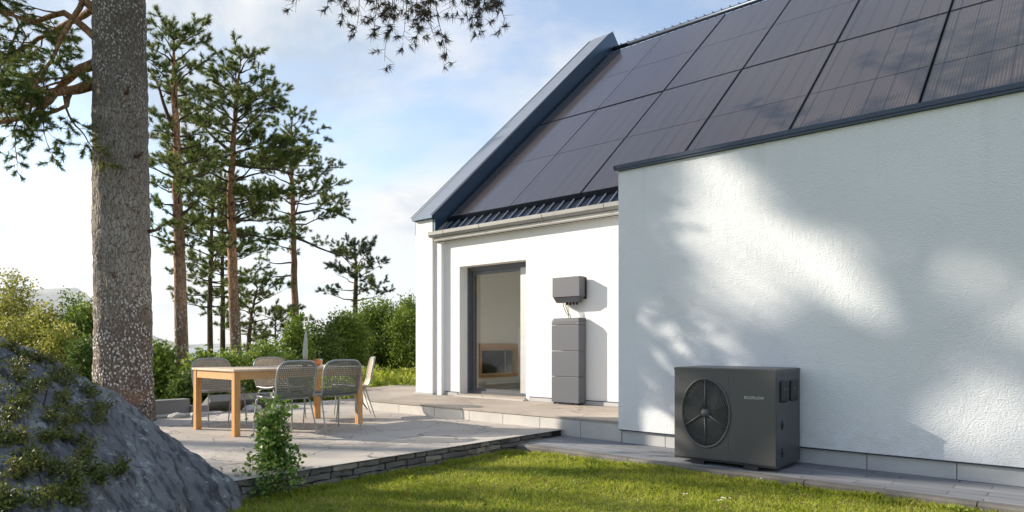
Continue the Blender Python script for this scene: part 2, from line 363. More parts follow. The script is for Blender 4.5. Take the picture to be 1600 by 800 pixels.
m = M_LAWN = mat('lawn_turf', (.1, .14, .03), .95, spec=.1); g = G(m)
a = g.noise(2.5, 8., .65); b = g.noise(40., 4., .7)
g.col(g.mix(g.math('MULTIPLY', b, .55), g.ramp(a, [(.3, (.10, .14, .02)), (.55, (.20, .25, .04)), (.75, (.32, .29, .10))]), (.05, .045, .02)))
g.nrm(g.bump(b, .8, .03))
M_SEA = mat('sea_water', (.05, .09, .13), .25, spec=.5); M_HILL = mat('far_hill', (.06, .09, .07), .95)
g = G(M_SEA); g.nrm(g.bump(g.noise(.02, 5.), .3, 3.))
g = G(M_HILL); g.col(g.ramp(g.noise(.0012, 8., .65), [(.45, (.05, .08, .05)), (.6, (.16, .15, .13)), (.72, (.5, .5, .5))]))

m = M_PANEL = mat('solar_cells', (.02, .018, .028), .16, spec=.5, coat=0.); m.node_tree.nodes['Principled BSDF'].inputs['IOR'].default_value = 1.65; g = G(m)
sx = g.nd('ShaderNodeSeparateXYZ', {0: g.o})
def stripe(g, v, per, wd):               # 1 inside the line
    fr = g.math('FRACT', g.math('DIVIDE', v, per)); return g.math('LESS_THAN', g.math('ABSOLUTE', g.math('SUBTRACT', fr, .5)), wd / per / 2)
fine = stripe(g, sx.outputs[0], .0345, .012); cell = stripe(g, sx.outputs[0], .2325, .012)
n_ = g.noise(1.3, 2., vec=g.map((1, .15, 1)))
c = g.mix(g.ramp(n_, [(.35, (0, 0, 0)), (.65, (1, 1, 1))]), (.040, .034, .033), (.055, .041, .036))
c = g.mix(fine, c, (.075, .062, .058)); c = g.mix(cell, c, (.006, .006, .008)); g.col(c)
g.rough(g.math('ADD', g.math('MULTIPLY', g.noise(2.5, 5.), .12), .07))
M_PFRAME = mat('panel_frame', (.012, .012, .016), .4)

m = M_GLASS = bpy.data.materials.new('door_glass'); m.use_nodes = True; g = G(m)
tr = g.nd('ShaderNodeBsdfTransparent', {'Color': (.95, .96, .95, 1)}); gl = g.nd('ShaderNodeBsdfGlossy', {'Color': (1, 1, 1, 1), 'Roughness': .01})
fr = g.nd('ShaderNodeFresnel', {'IOR': 1.55}); bf = g.nd('ShaderNodeNewGeometry').outputs['Backfacing']; ms = g.nd('ShaderNodeMixShader', {0: g.math('MULTIPLY', fr.outputs[0], g.math('SUBTRACT', 1., bf))})
g.l.new(tr.outputs[0], ms.inputs[1]); g.l.new(gl.outputs[0], ms.inputs[2]); g.l.new(ms.outputs[0], g.n['Material Output'].inputs[0])

# ================================================================== SETTING
LZ = -.17
def fbm(p, s, o=4):
    return mnoise.fractal(Vector(p) * s, .6, 2.1, o)
def ground_z(x, y):
    X = x * CC + y * SS; Z = -x * SS + y * CC
    z = LZ + .012 * fbm((x, y, 0), 1.2)
    d = max(0, Z - 19 - .12 * X); dl = max(0, -X - 16)
    d = max(d, dl)
    z -= min(48., .0016 * d * d + .02 * d)
    # lawn rises to meet the path
    t = max(0, min(1, (x + 5.2) / 1.2)) * max(0, min(1, (y - 4.2) / 1.2)); z += .03 * t
    return z
def grid(xs, ys, zf):
    V = [(x, y, zf(x, y)) for y in ys for x in xs]; nx = len(xs)
    Fc = [(j*nx+i, j*nx+i+1, (j+1)*nx+i+1, (j+1)*nx+i) for j in range(len(ys)-1) for i in range(nx-1)]
    return V, Fc
def spaced(a, b, c, d, fine, n):
    core = list(np.arange(b, c + 1e-6, fine)); lo = [b - (b - a) * (k / n) ** 2.6 for k in range(n, 0, -1)]; hi = [c + (d - c) * (k / n) ** 2.6 for k in range(1, n + 1)]
    return [float(v) for v in lo + core + hi]
V_, F_ = grid(spaced(-24000, -40, 12, 24000, .5, 26), spaced(-24000, -8, 36, 24000, .5, 26), ground_z)
tag(mesh_np('ground', V_, F_, M_LAWN, smooth=True), kind='structure')
V_, F_ = grid([-28000., 0., 28000.], [-28000., 0., 28000.], lambda x, y: -34.)
tag(mesh_np('sea', V_, F_, M_SEA), kind='structure')
def hills(name, Z, prof, depth):
    """ridge given as (pixel x, height above the sea in m)"""
    xs = np.linspace(prof[0][0], prof[-1][0], 90); V = []; n = len(xs)
    for k in range(7):
        u = k / 6; zz = Z + depth * (u - .5)
        for x in xs:
            h = np.interp(x, [p[0] for p in prof], [p[1] for p in prof]); e = math.sin(math.pi * u) ** .8
            X = (x - 800) / F * Z; q = XZ(X, zz)
            V.append((q.x, q.y, -36 + h * e * (1 + .28 * fbm((q.x, q.y, 0), 1 / 900., 6))))
    Fc = [(k*n+i, k*n+i+1, (k+1)*n+i+1, (k+1)*n+i) for k in range(6) for i in range(n-1)]
    return tag(mesh_np(name, V, Fc, M_HILL, smooth=True), kind='structure')
hills('mountain', 9000, [(-260, 0), (-120, 380), (0, 640), (45, 820), (80, 800), (120, 520), (190, 220), (260, 0)], 3500)
hills('far_hills', 12000, [(200, 20), (320, 70), (480, 40), (620, 90), (760, 60), (900, 0)], 2500)

# patio, terrace, path
PZ = 0.
patio_poly = [(-4.93, -1.2), (-4.93, 6.545), (-8.8, 6.545), (-10.9, 7.9), (-10.6, 4.9), (-9.85, 4.4), (-9.9, 2.6), (-9.2, 1.2), (-8.6, -1.2)]
tag(MB().prism(patio_poly, -.16, PZ, 0, 1).build('patio', [M_PATIO, M_SOIL]), kind='structure')
b = MB()
b.prism([(-8.75, 6.55), (-4.06, 6.55), (-4.06, 8.0), (-9.3, 8.0), (-9.3, 10.4), (-11.9, 10.4), (-11.1, 8.1)], -.16, .135, 1)
tag(b.build('terrace_base', [M_DECK, M_RISER]), kind='structure')
b = MB(); b.prism([(-8.75, 6.53), (-4.06, 6.53), (-4.06, 8.06), (-9.24, 8.06), (-9.24, 10.4), (-11.95, 10.4), (-11.13, 8.08)], .138, .16, 0)
tag(b.build('terrace', [M_DECK]), kind='structure')
x = -8.75                                                # riser slabs with joints
b = MB()
while x < -4.08:
    l_ = min(random.choice([.62, .8, .75, .7]), -4.07 - x); b.box((x + .004, 6.538, -.09), (x + l_ - .004, 6.549, .128), 0, bev=.002); x += l_
tag(b.build('terrace_riser', [M_RISER]), kind='structure')
PTZ = -.07
path_poly = [(-4.81, 5.62), (2.6, 5.62), (2.6, 6.5), (-4.06, 6.5), (-4.06, 6.53), (-4.92, 6.53), (-4.92, 6.1)]
tag(MB().prism(path_poly, -.3, PTZ, 0, 1).build('path', [M_PATH, M_CONC]), kind='structure')
b = MB(); x = -4.83
while x < 2.6:
    l_ = random.uniform(1.0, 1.7)
    n = 10
    for i in range(n):
        x0 = x + (l_ - .008) * i / n; x1 = x + (l_ - .008) * (i + 1) / n
        j0 = 5.60 + .012 * fbm((x0, 0, 3), 3.); j1 = 5.60 + .012 * fbm((x1, 0, 3), 3.)
        b.add([(x0, j0, -.32), (x1, j1, -.32), (x1, j1 - .002, PTZ - .012), (x0, j0 - .002, PTZ - .012), (x1, j1 + .014, PTZ + .004), (x0, j0 + .014, PTZ + .004), (x1, 5.7, PTZ + .005), (x0, 5.7, PTZ + .005)],
              [(0, 1, 2, 3), (3, 2, 4, 5), (5, 4, 6, 7)])
    x += l_
tag(b.build('kerb', [M_CONC]), kind='structure')

# dry-stone edging under the patio's front edge: two courses of rough blocks
b = MB(); y = -1.0
def rough_block(b, lo, hi, amp=.012):
    bm = bmesh.new(); bmesh.ops.create_cube(bm, size=1); bmesh.ops.subdivide_edges(bm, edges=bm.edges[:], cuts=3, use_grid_fill=True)
    for v in bm.verts:
        p = Vector([(lo[i] + hi[i]) / 2 + v.co[i] * (hi[i] - lo[i]) for i in range(3)])
        q = p * 9.; p += Vector((fbm(q, 1), fbm(q + Vector((9, 0, 0)), 1), fbm(q + Vector((0, 9, 0)), 1))) * amp
        ctr = Vector([(lo[i] + hi[i]) / 2 for i in range(3)]); e = sorted(abs(c) for c in v.co)
        if e[1] > .45: p += (ctr - p).normalized() * .007
        v.co = p
    bm.verts.index_update(); b.add([v.co.copy() for v in bm.verts], [[v.index for v in f.verts] for f in bm.faces]); bm.free()
for z0, z1, off in ((-.052, -.004, 0.), (-.108, -.058, .03), (-.160, -.113, .0), (-.27, -.166, .05)):
    y = -1.2 + off
    while y < 6.1:
        l_ = random.uniform(.12, .36); rough_block(b, (-5.02, y, z0), (-4.892 - random.uniform(0, .02), y + l_ - .008, z1)); y += l_
tag(b.build('stone_edging', [M_DRY]), 'low dry stone edging in rough grey courses along the front of the patio', 'stone edging')
# fringe of big cap stones over the edging
b = MB(); y = -1.2
while y < 6.5:
    l_ = min(random.uniform(.5, .9), 6.53 - y); b.box((-5.2, y, PZ + .003), (-4.885, y + l_ - .006, PZ + .008), 0); y += l_
    if l_ < .05: break
tag(b.build('patio_edge_slabs', [M_PATIO]), kind='structure')

# ================================================================== HOUSE
Y0, Z0, AP = 7.92, 3.02, R(41.6); RY = 13.65; RZ = Z0 + (RY - Y0) * math.tan(AP)
XL, XR = -8.74, 3.2
house = thing('house', (-4, 8.07, 0), 'white plastered house with dark solar roof and low flat wing', 'house')
def part(b, name, mats, parent=house):
    o = b.build(name, mats)
    if parent is house: reloc(o, house)
    else:
        o.parent = parent
    return o
DX0, DX1, DZ0, DZ1 = -8.255, -6.77, .16, 2.37
b = MB()                                                # front wall with its door opening
b.box((-8.62, 8.07, .0), (DX0, 8.42, 3.0)).box((DX1, 8.07, .0), (-3.9, 8.42, 3.0)).box((DX0, 8.07, DZ1), (DX1, 8.42, 3.0)).box((DX0, 8.07, .0), (DX1, 8.42, .17))
part(b, 'front_wall', M_WALL)
b = MB()                                                # gable wall with corner pier and an added opening that lets sun in
poly = [(7.94, .0), (7.94, 3.238), (8.2, 3.35), (RY, 8.1), (19.1, 3.3), (19.36, 3.2), (19.36, 0)]
n = len(poly)
def gable_piece(poly):
    n = len(poly); b.add([(-9.24, *p) for p in poly] + [(-8.80, *p) for p in poly], [tuple(range(n)), tuple(range(n, 2*n))[::-1]] + [(i, n+i, n+(i+1) % n, (i+1) % n) for i in range(n)])
gable_piece([(7.94, .0), (7.94, 3.238), (8.2, 3.35), (11., 5.78), (11., 0)])
gable_piece([(11., 2.7), (11., 5.78), (12.9, 7.44), (12.9, 2.7)])
gable_piece([(12.9, 0), (12.9, 7.44), (RY, 8.1), (19.1, 3.3), (19.36, 3.2), (19.36, 0)])
part(b, 'gable_wall', M_WALL)
part(MB().box((-8.80, 7.985, 0), (-8.62, 8.3, 2.95)), 'corner_pier', M_WALL)
b = MB(); b.box((-9.26, 7.925, .16), (-8.78, 8.3, .19)); part(b, 'pier_base', M_PLINTH)
# verge parapet
top = [(7.95, 3.0), (7.95, 3.245), (7.87, 3.245), (7.87, 3.285), (13.45, 8.36), (RY, 8.5), (19.2, 3.4), (19.2, 3.0), (RY, 7.85)]
n = len(top); b = MB()
b.add([(-9.27, *p) for p in top] + [(XL, *p) for p in top], [tuple(range(n)), tuple(range(n, 2*n))[::-1]] + [(i, n+i, n+(i+1) % n, (i+1) % n) for i in range(n)])
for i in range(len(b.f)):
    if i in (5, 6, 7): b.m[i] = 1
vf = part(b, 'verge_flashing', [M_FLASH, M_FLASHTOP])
# lip line of the flashing
b = MB(); b.tube([(XL + .004, 7.85, 3.292), (XL + .004, 13.45, 8.37), (XL + .004, RY, 8.508)], .008, 6); b.tube([(-9.272, 7.85, 3.292), (-9.272, 13.45, 8.37)], .008, 6)
part(b, 'flashing_edge', M_COPE)
# roof skins
def roof_pt(x, s, o=0.):               # s metres up the slope, o metres off the panel plane
    return Vector((x, Y0 + s * math.cos(AP) - o * math.sin(AP), Z0 + s * math.sin(AP) + o * math.cos(AP)))
SL = (RY - Y0) / math.cos(AP)
b = MB(); q = [roof_pt(XL, -.02, -.09), roof_pt(XR, -.02, -.09), roof_pt(XR, SL, -.09), roof_pt(XL, SL, -.09)]
q2 = [p - Vector((0, 0, .12)) for p in q]; back = [Vector((p.x, 2 * RY - p.y, p.z)) for p in q]
b.add(q + q2, [(0, 1, 2, 3), (7, 6, 5, 4), (0, 4, 5, 1), (1, 5, 6, 2), (3, 7, 4, 0)]); b.add(back, [(1, 0, 3, 2)]) if False else b.add([back[0], back[1], back[2].lerp(back[1], .12), back[3].lerp(back[0], .12)], [(1, 0, 3, 2)])  # back slope stops short of the ridge, gap added to light the room
x = XL + .1                  # standing seams showing below and above the panels
while x < XR:
    for s0, s1 in ((.0, .42), (7.38, SL)):
        M_ = [roof_pt(x - .005, s0, -.088), roof_pt(x + .005, s0, -.088), roof_pt(x + .005, s1, -.088), roof_pt(x - .008, s1, -.088)]
        up = roof_pt(0, 0, .026) - roof_pt(0, 0, 0); b.add(M_ + [p + up for p in M_], [(4, 5, 6, 7), (0, 1, 5, 4), (1, 2, 6, 5), (2, 3, 7, 6), (3, 0, 4, 7)], 1)
    x += .19
roof = part(b, 'roof', [M_SEAM, M_RIB])
b = MB(); b.tube([(XL, RY, RZ - .02), (XR, RY, RZ - .02)], .05, 8); x = XL + .05
while x < XR: b.box((x, RY - .08, RZ + .02), (x + .02, RY + .06, RZ + .028)); x += .19
part(b, 'ridge_cap', M_COPE, roof)
# snow strip in front of the panels
b = MB(); A_ = [roof_pt(XL, .40, -.085), roof_pt(XR, .40, -.085), roof_pt(XR, .40, -.01), roof_pt(XL, .40, -.01)]
b.add(A_ + [p + Vector((0, .03, 0)) for p in A_], [(0, 1, 2, 3), (3, 2, 6, 7)]); part(b, 'panel_rail', M_SEAM, roof)
# solar panels: two rows
pw, x0p = 1.435, -8.70
me_cache = {}
def panel(x, s0, s1):
    b = MB(); wd = pw - .024 if x > x0p + .01 else pw - .06
    ln = s1 - s0; t = .028
    e = .014
    b.box((0, 0, -.04), (wd, e, .002), 1).box((0, ln - e, -.04), (wd, ln, .002), 1).box((0, e, -.04), (e, ln - e, .002), 1).box((wd - e, e, -.04), (wd, ln - e, .002), 1)
    b.box((e, e, -.02), (wd - e, ln / 2 - .007, 0), 0).box((e, ln / 2 + .007, -.02), (wd - e, ln - e, 0), 0).box((e, ln/2 - .007, -.02), (wd - e, ln/2 + .007, -.004), 1)
    o = b.build('solar_panel', [M_PANEL, M_PFRAME])
    o.parent = house; o.matrix_parent_inverse = Matrix.Translation(house.location).inverted()
    p = roof_pt(x, s0, 0.); tw = random.uniform(-.0012, .0012)
    o.location = p; o.rotation_euler = (AP + tw, random.uniform(-.0012, .0012), 0); return o
for k in range(8):
    x = x0p + .035 + k * pw - (.035 if k else 0)
    panel(x, .42, 3.79); panel(x, 3.83, 7.36)
# eaves: gutter, fascia
b = MB(); gp = [(8.07, 2.9), (7.90, 2.895), (7.86, 2.905), (7.835, 2.935), (7.83, 2.99), (7.842, 2.995), (7.852, 2.945), (7.87, 2.93), (8.0, 2.93), (8.0, 3.0), (8.07, 3.0)]
def ext(b, prof, xa, xb, mi=0):
    n = len(prof); b.add([(xa, *p) for p in prof] + [(xb, *p) for p in prof], [tuple(range(n))[::-1], tuple(range(n, 2*n))] + [(i, (i+1) % n, n+(i+1) % n, n+i) for i in range(n)], mi); return b
ext(b, gp, XL - .06, -4.07)
for xx in (-8.45, -7.6, -6.3, -5.2): ext(b, [(p[0] - .004, p[1] - .004) for p in gp[1:6]] + [(7.86, 2.99)], xx, xx + .025)
b.box((XL - .01, 7.868, 2.94), (-4.07, 7.93, 2.998))
part(b, 'gutter', M_GUT)
b = MB(); ext(b, [(8.068, 2.83), (7.93, 2.83), (7.915, 2.845), (7.91, 2.888), (8.068, 2.888)], XL + .0, -4.07); part(b, 'eaves_moulding', m_plaster('grey_moulding', (.6, .58, .54), .1, .1))
# front-wall plinth
for xa, xb in ((-8.6, DX0 - .03), (DX1 + .08, -4.07)):
    part(MB().box((xa, 8.045, .162), (xb, 8.068, .215)), 'wall_skirting', M_PLINTH)
    part(MB().box((xa, 8.055, .2155), (xb, 8.0685, .228)), 'drip_strip', M_COPE)
# wing
WX0, WX1, WY = -4.06, 3.2, 6.45
b = MB(); b.box((WX0, WY, .085), (WX1, 8.6, 2.965)); part(b, 'wing_wall', M_WING)
b = MB(); b.box((WX0 - .03, WY - .035, 2.967), (WX1, 8.62, 3.0)).box((WX0 - .035, WY - .045, 2.99), (WX1, WY - .02, 3.03)).box((WX0 - .035, WY - .045, 2.99), (WX0 - .02, 8.6, 3.03))
part(b, 'coping', M_COPE)
b = MB(); b.box((WX0 + .04, WY + .05, -.2), (WX1, 8.5, .084)); part(b, 'plinth_core', M_JOINT)
b = MB(); x = WX0 + .03
while x < WX1:
    l_ = random.uniform(.42, .8); b.box((x, WY + .035, -.068), (x + l_ - .006, WY + .05, .07), 0, bev=.002); x += l_
part(b, 'plinth', M_PLINTH)
b = MB(); b.box((WX0 + .005, WY + .006, .071), (WX1, WY + .05, .0845)); part(b, 'wing_drip_strip', M_COPE)
# door
door = MB()
FY = 8.26
def frm(b, x0, x1, z0, z1, w_, ya, yb, mi=0):
    b.box((x0, ya, z0), (x0 + w_, yb, z1), mi).box((x1 - w_, ya, z0), (x1, yb, z1), mi).box((x0 + w_, ya, z1 - w_), (x1 - w_, yb, z1), mi).box((x0 + w_, ya, z0), (x1 - w_, yb, z0 + w_), mi)
frm(door, DX0 + .003, DX1 - .003, .2, DZ1 - .003, .045, FY, FY + .14)
frm(door, DX0 + .05, DX1 - .05, .22, DZ1 - .05, .028, FY + .02, FY + .12)
frm(door, DX0 + .08, DX1 - .08, .235, DZ1 - .08, .05, FY + .045, FY + .10)
dr = part(door, 'door', M_FRAME)
part(MB().box((DX0 + .13, FY + .068, .285), (DX1 - .13, FY + .076, DZ1 - .13)), 'glass_pane', M_GLASS, dr)
part(MB().box((-7.08, FY + .04, .236), (DX1 - .081, FY + .066, DZ1 - .081)), 'door_stile', m_metal('sunlit_stile_metal', (.5, .5, .49), .4, .3), dr)  # frame metal made paler, sunlight put into its colour
part(MB().box((-7.115, FY + .035, .9), (-7.095, FY + .04, 1.3)), 'handle', M_STEELD, dr)
part(MB().box((DX0 - .0, 8.03, .162), (DX1 + .0, 8.255, .2), 0, bev=.003), 'threshold', M_DECK, dr)
part(MB().box((DX0 + .0, 7.94, .1605), (DX1 + .05, 8.029, .178), 0), 'door_step', M_RISER, dr)
# rooms behind the door
part(MB().box((-8.795, 8.43, .0), (-8.70, 11., 2.9)), 'room_or_bounce_wall', M_INT)
part(MB().box((-6.3, 8.43, .2), (-6.2, 10.6, 2.9)), 'room_or_bounce_wall', M_INT)  # unseen partition added to bounce sun onto the fireplace wall
part(MB().box((-6.9, 14.0, .2), (-3.3, 14.15, 2.9)), 'room_or_bounce_wall', M_INT)  # unseen back wall added to throw sunlight back into the room
part(MB().box((-8.7, 8.425, 2.9), (-3.3, 14.0, 2.98)), 'ceiling', M_INT)
part(MB().box((-8.7, 8.43, .1), (-3.3, 14.2, .2)), 'room_floor', m_stone('pale_floor_tile', (.72, .69, .64), (.64, .61, .57), 1., .05))
part(MB().box((-8.699, 10.42, .2), (-8.55, 10.95, 2.9)), 'chimney_breast', M_INT)
fp = MB(); fx = -8.66
fy0, fy1, fz0, fz1 = 9.0, 10.08, .42, 1.06
fp.box((-8.699, fy0, fz1 - .12), (fx, fy1, fz1)).box((-8.699, fy0, fz0), (fx, fy1, fz0 + .05)).box((-8.699, fy1 - .11, fz0 + .05), (fx, fy1, fz1 - .12)).box((-8.699, fy0, fz0 + .05), (fx, fy0 + .05, fz1 - .12))
fpo = part(fp, 'fireplace', M_FIRE)
part(MB().box((-8.699, fy0 + .06, fz0 + .06), (-8.69, fy1 - .12, fz1 - .13)), 'firebox', mat('fire_glass', (.012, .012, .012), .06), fpo)
b = MB(); frm(b, 0, .8, 0, .4, .02, -.004, .004)
b2 = MB(); b2.box((-8.69, fy0 + .055, fz0 + .055), (-8.682, fy1 - .115, fz0 + .075)).box((-8.69, fy1 - .135, fz0 + .075), (-8.682, fy1 - .115, fz1 - .135)).box((-8.69, fy1 - .36, fz0 + .075), (-8.684, fy1 - .345, fz1 - .135)).box((-8.69, fy0 + .055, fz1 - .135), (-8.682, fy1 - .115, fz1 - .12))
part(b2, 'firebox_trim', M_TOP, fpo)
part(MB().box((-8.699, 9.0, .30), (-8.5, 10.35, .34)), 'hearth_ledge', M_INT, fpo)
st = thing('stool', (-7.95, 9.75, .2), 'small wooden stool on the room floor behind the glass door', 'stool')
MB().lathe([(0, .27), (.15, .27), (.15, .30), (0, .30)], k=20).build('seat', M_PINEX, st)
for k in range(3):
    a_ = k * 2.09; MB().tube([(.10 * math.cos(a_), .10 * math.sin(a_), .27), (.15 * math.cos(a_), .15 * math.sin(a_), 0)], .012, 6).build('leg', M_PINE, st)

# ================================================================== WALL UNITS
inv = thing('inverter', (-5.85, 8.07, 1.65), 'square grey inverter box fixed to the white wall above the tall cabinet', 'inverter')
MB().box((-.245, -.20, .08), (.245, -.06, .37), 0, bev=.006).build('casing', M_GREY, inv)
b = MB(); b.add([(-.235, -.19, .079), (.235, -.19, .079), (.235, -.06, .079), (-.235, -.06, .079), (-.20, -.16, .0), (.19, -.16, .0), (.19, -.07, .0), (-.20, -.07, .0)], [(0, 1, 5, 4), (1, 2, 6, 5), (2, 3, 7, 6), (3, 0, 4, 7), (4, 5, 6, 7), (0, 3, 2, 1)])
b.build('connector_tray', M_GREYD, inv)
b = MB()
for k in range(14): b.box((.02 + .016 * k, -.06, .05), (.026 + .016 * k, -.005, .34))
b.box((-.2, -.059, .06), (.26, -.04, .36)).box((-.15, -.04, .1), (.2, -.002, .3)); b.build('heat_sink', M_DARK, inv)
for x in (-.04, .02, .08, .14): MB().tube([(x, -.11, .0), (x, -.11, -.035)], .016, 10).build('cable_gland', M_DARK, inv)
for x, dx in ((-.10, .10), (-.06, .09), (-.02, .02)):
    MB().tube([(x, -.11, .02), (x, -.115, -.05), (x + dx * .4, -.12, -.13), (x + dx, -.12, -.20), (x + dx, -.12, -.25)], .006, 6).build('cable', mat('cable_sheath', (.07, .07, .075), .5), inv)
bat = thing('battery_cabinet', (-5.86, 8.055, .16), 'tall narrow grey battery cabinet of stacked modules standing against the white wall', 'battery cabinet')
for z0, z1 in ((.03, .405), (.41, .78), (.785, 1.16)): MB().box((-.245, -.19, z0), (.245, -.01, z1), 0, bev=.005).build('battery_module', M_GREY, bat)
MB().box((-.245, -.19, 1.165), (.245, -.01, 1.205), 0, bev=.003).build('control_module', M_GREY, bat)
b = MB(); b.add([(-.247, -.192, 1.208), (.247, -.192, 1.208), (.247, -.008, 1.208), (-.247, -.008, 1.208), (-.22, -.165, 1.262), (.225, -.165, 1.262), (.247, -.008, 1.262), (-.225, -.008, 1.262)], [(0, 1, 5, 4), (1, 2, 6, 5), (2, 3, 7, 6), (3, 0, 4, 7), (4, 5, 6, 7)])
b.build('lid', M_GREYD, bat)
for x in (-.21, -.12, .12, .21): MB().box((x - .012, -.17, 0), (x + .012, -.14, .03)).build('foot', M_DARK, bat)
MB().box((-.20, -.17, .012), (.21, -.02, .03)).build('base_rail', M_GREYD, bat)
MB().box((.215, -.192, 1.176), (.235, -.189, 1.186)).build('status_light', M_LOGO, bat)

# ================================================================== HEAT PUMP
hp = thing('heat_pump', (-2.557, 6.10, PTZ), 'large dark grey heat pump with a round fan grille beside the rendered wall', 'heat pump')
hw, hd, z0, z1 = .473, .30, .035, .890
fc = (-.163, .474); ra, rb = .225, .305               # fan opening centre and radii
b = MB(); nf = 48                                       # front sheet with its fan opening
ring = [(fc[0] + ra * math.cos(2 * math.pi * k / nf), -hd, fc[1] + rb * math.sin(2 * math.pi * k / nf)) for k in range(nf)]
outer = []
for k in range(nf):
    dx, dz = math.cos(2 * math.pi * k / nf) * ra, math.sin(2 * math.pi * k / nf) * rb
    t = min(((hw if dx > 0 else -hw) - fc[0]) / dx if abs(dx) > 1e-6 else 99, ((z1 - .03 if dz > 0 else z0 + .02) - fc[1]) / dz if abs(dz) > 1e-6 else 99)
    outer.append([fc[0] + dx * t, -hd, fc[1] + dz * t])
for cx_, cz_ in ((-hw, z0 + .02), (hw, z0 + .02), (-hw, z1 - .03), (hw, z1 - .03)):
    k = min(range(nf), key=lambda i: (outer[i][0] - cx_) ** 2 + (outer[i][2] - cz_) ** 2); outer[k] = [cx_, -hd, cz_]
b.add(ring + outer, [(k, (k + 1) % nf, nf + (k + 1) % nf, nf + k) for k in range(nf)])
depth = [(p[0], -hd + .10, p[2]) for p in ring]; b.add(ring + depth, [(k, nf + k, nf + (k + 1) % nf, (k + 1) % nf) for k in range(nf)])
b.build('front_panel', M_HP, hp)
b = MB(); b.box((-hw + .001, -hd + .101, z0 + .002), (hw - .001, hd, z1 - .032)); b.box((-hw, -hd + .001, z0 + .02), (-hw + .004, -hd + .101, z1 - .03)); b.box((-hw, -hd + .002, z0), (hw, -hd + .1, z0 + .018)); b.build('casing', M_DARK, hp)
MB().box((hw - .001, -hd + .003, z0 + .002), (hw + .004, hd + .001, z1 - .031), 0).build('side_panel', M_HPSHADE, hp)
b = MB(); b.add([(-hw - .004, -hd - .004, z1 - .03), (hw + .007, -hd - .004, z1 - .03), (hw + .007, hd + .004, z1 - .03), (-hw - .004, hd + .004, z1 - .03), (-hw - .004, -hd - .004, z1 - .006), (hw + .007, -hd - .004, z1 - .006), (hw + .007, hd + .004, z1 - .006), (-hw - .004, hd + .004, z1 - .006), (-hw + .02, -hd + .02, z1), (hw - .02, -hd + .02, z1), (hw - .02, hd - .02, z1), (-hw + .02, hd - .02, z1)],
    [(0, 1, 5, 4), (1, 2, 6, 5), (2, 3, 7, 6), (3, 0, 4, 7), (4, 5, 9, 8), (5, 6, 10, 9), (6, 7, 11, 10), (7, 4, 8, 11), (8, 9, 10, 11), (3, 2, 1, 0)])
b.build('lid', M_HP, hp)
for lo_, hi_ in (((.055, -hd - .0012, .15), (.057, -hd, .30)), ((.055, -hd - .0012, .60), (.057, -hd, .82)), ((-hw, -hd - .001, z0 + .03), (hw, -hd, z0 + .033))): MB().box(lo_, hi_).build('panel_seam', M_GREYD, hp)
b = MB()
for r0, rr in ((1.03, .008), (1.0, .004)):
    pts = [(fc[0] + ra * r0 * math.cos(t), -hd - .006, fc[1] + rb * r0 * math.sin(t)) for t in np.linspace(0, 2 * math.pi, 65)]; b.tube(pts, rr, 6, cap=False)
b.build('fan_ring', M_STEELD, hp)
b = MB()
for k in range(20):
    q_ = .16 + .82 * k / 19; pts = [(fc[0] + ra * q_ * math.cos(t), -hd - .002, fc[1] + rb * q_ * math.sin(t)) for t in np.linspace(0, 2 * math.pi, 49)]; b.tube(pts, .0016, 4, cap=False)
for k in range(56):                                     # swirling guard wires
    a0 = 2 * math.pi * k / 56; pts = [(fc[0] + ra * u * math.cos(a0 + .9 * (u - .15)), -hd - .004, fc[1] + rb * u * math.sin(a0 + .9 * (u - .15))) for u in (.14, .35, .55, .75, .99)]; b.tube(pts, .0020, 4)
b.build('guard_wires', mat('guard_wire', (.13, .135, .14), .6, .2), hp)
b = MB()
for ang in (90, -90, 205, -25):
    t = R(ang); b.tube([(fc[0] + .03 * math.cos(t), -hd - .014, fc[1] + .03 * math.sin(t)), (fc[0] + ra * .98 * math.cos(t), -hd - .01, fc[1] + rb * .98 * math.sin(t))], [.008, .0045], 6)
b.build('guard_spoke', M_STEELD, hp)
Mx = Matrix.Rotation(R(90), 4, 'X')
MB().lathe([(0, .032), (.02, .03), (.036, .018), (.042, 0), (.042, -.03)], (fc[0], -hd - .004, fc[1]), 20, M=Mx).build('hub_cap', M_STEELD, hp)
fan = MB()
for k in range(3):                                      # fan blades behind the guard
    vs = []; n = 7
    for i in range(n):
        u = .2 + .75 * i / (n - 1)
        for j in range(5):
            a0 = k * 2.094 + .3 + (j / 4) * (.9 + .25 * u); vs.append((fc[0] + ra * u * math.cos(a0), -hd + .03 + .05 * j / 4, fc[1] + rb * u * math.sin(a0)))
    fan.add(vs, [(i*5+j, i*5+j+1, (i+1)*5+j+1, (i+1)*5+j) for i in range(n-1) for j in range(4)], 0, True)
fan.build('fan_blades', mat('fan_blade', (.03, .032, .035), .7), hp)
for y_ in (-.12, .12):
    sk = MB().box((hw + .004, y_ - .09, .60), (hw + .018, y_ + .09, .78), 0, bev=.003).build('socket', M_DARK, hp)
    MB().box((hw + .018, y_ - .05, .70), (hw + .022, y_ + .05, .715)).build('socket_slot', M_GREYD, sk)
    for q_ in (-.055, 0, .055): MB().tube([(hw + .01, y_ + q_, .595), (hw + .012, y_ + q_, .625)], .010, 8).build('cable_entry', M_DARK, sk)
for z_ in (.16, .40):
    MB().lathe([(0, .012), (.018, .012), (.022, 0)], (hw + .004, -.16, z_), 16, M=Matrix.Rotation(R(90), 4, 'Y')).build('pipe_port', M_DARK, hp)
    MB().tube([(hw + .005, -.16, z_ - .04), (hw + .005, -.16, z_ + .04)], .006, 6).build('port_bracket', M_DARK, hp)
for x in (-.30, .20): MB().box((x, -hd - .015, .0), (x + .13, hd, z0 - .001), 0, bev=.003).build('foot', M_DARK, hp)
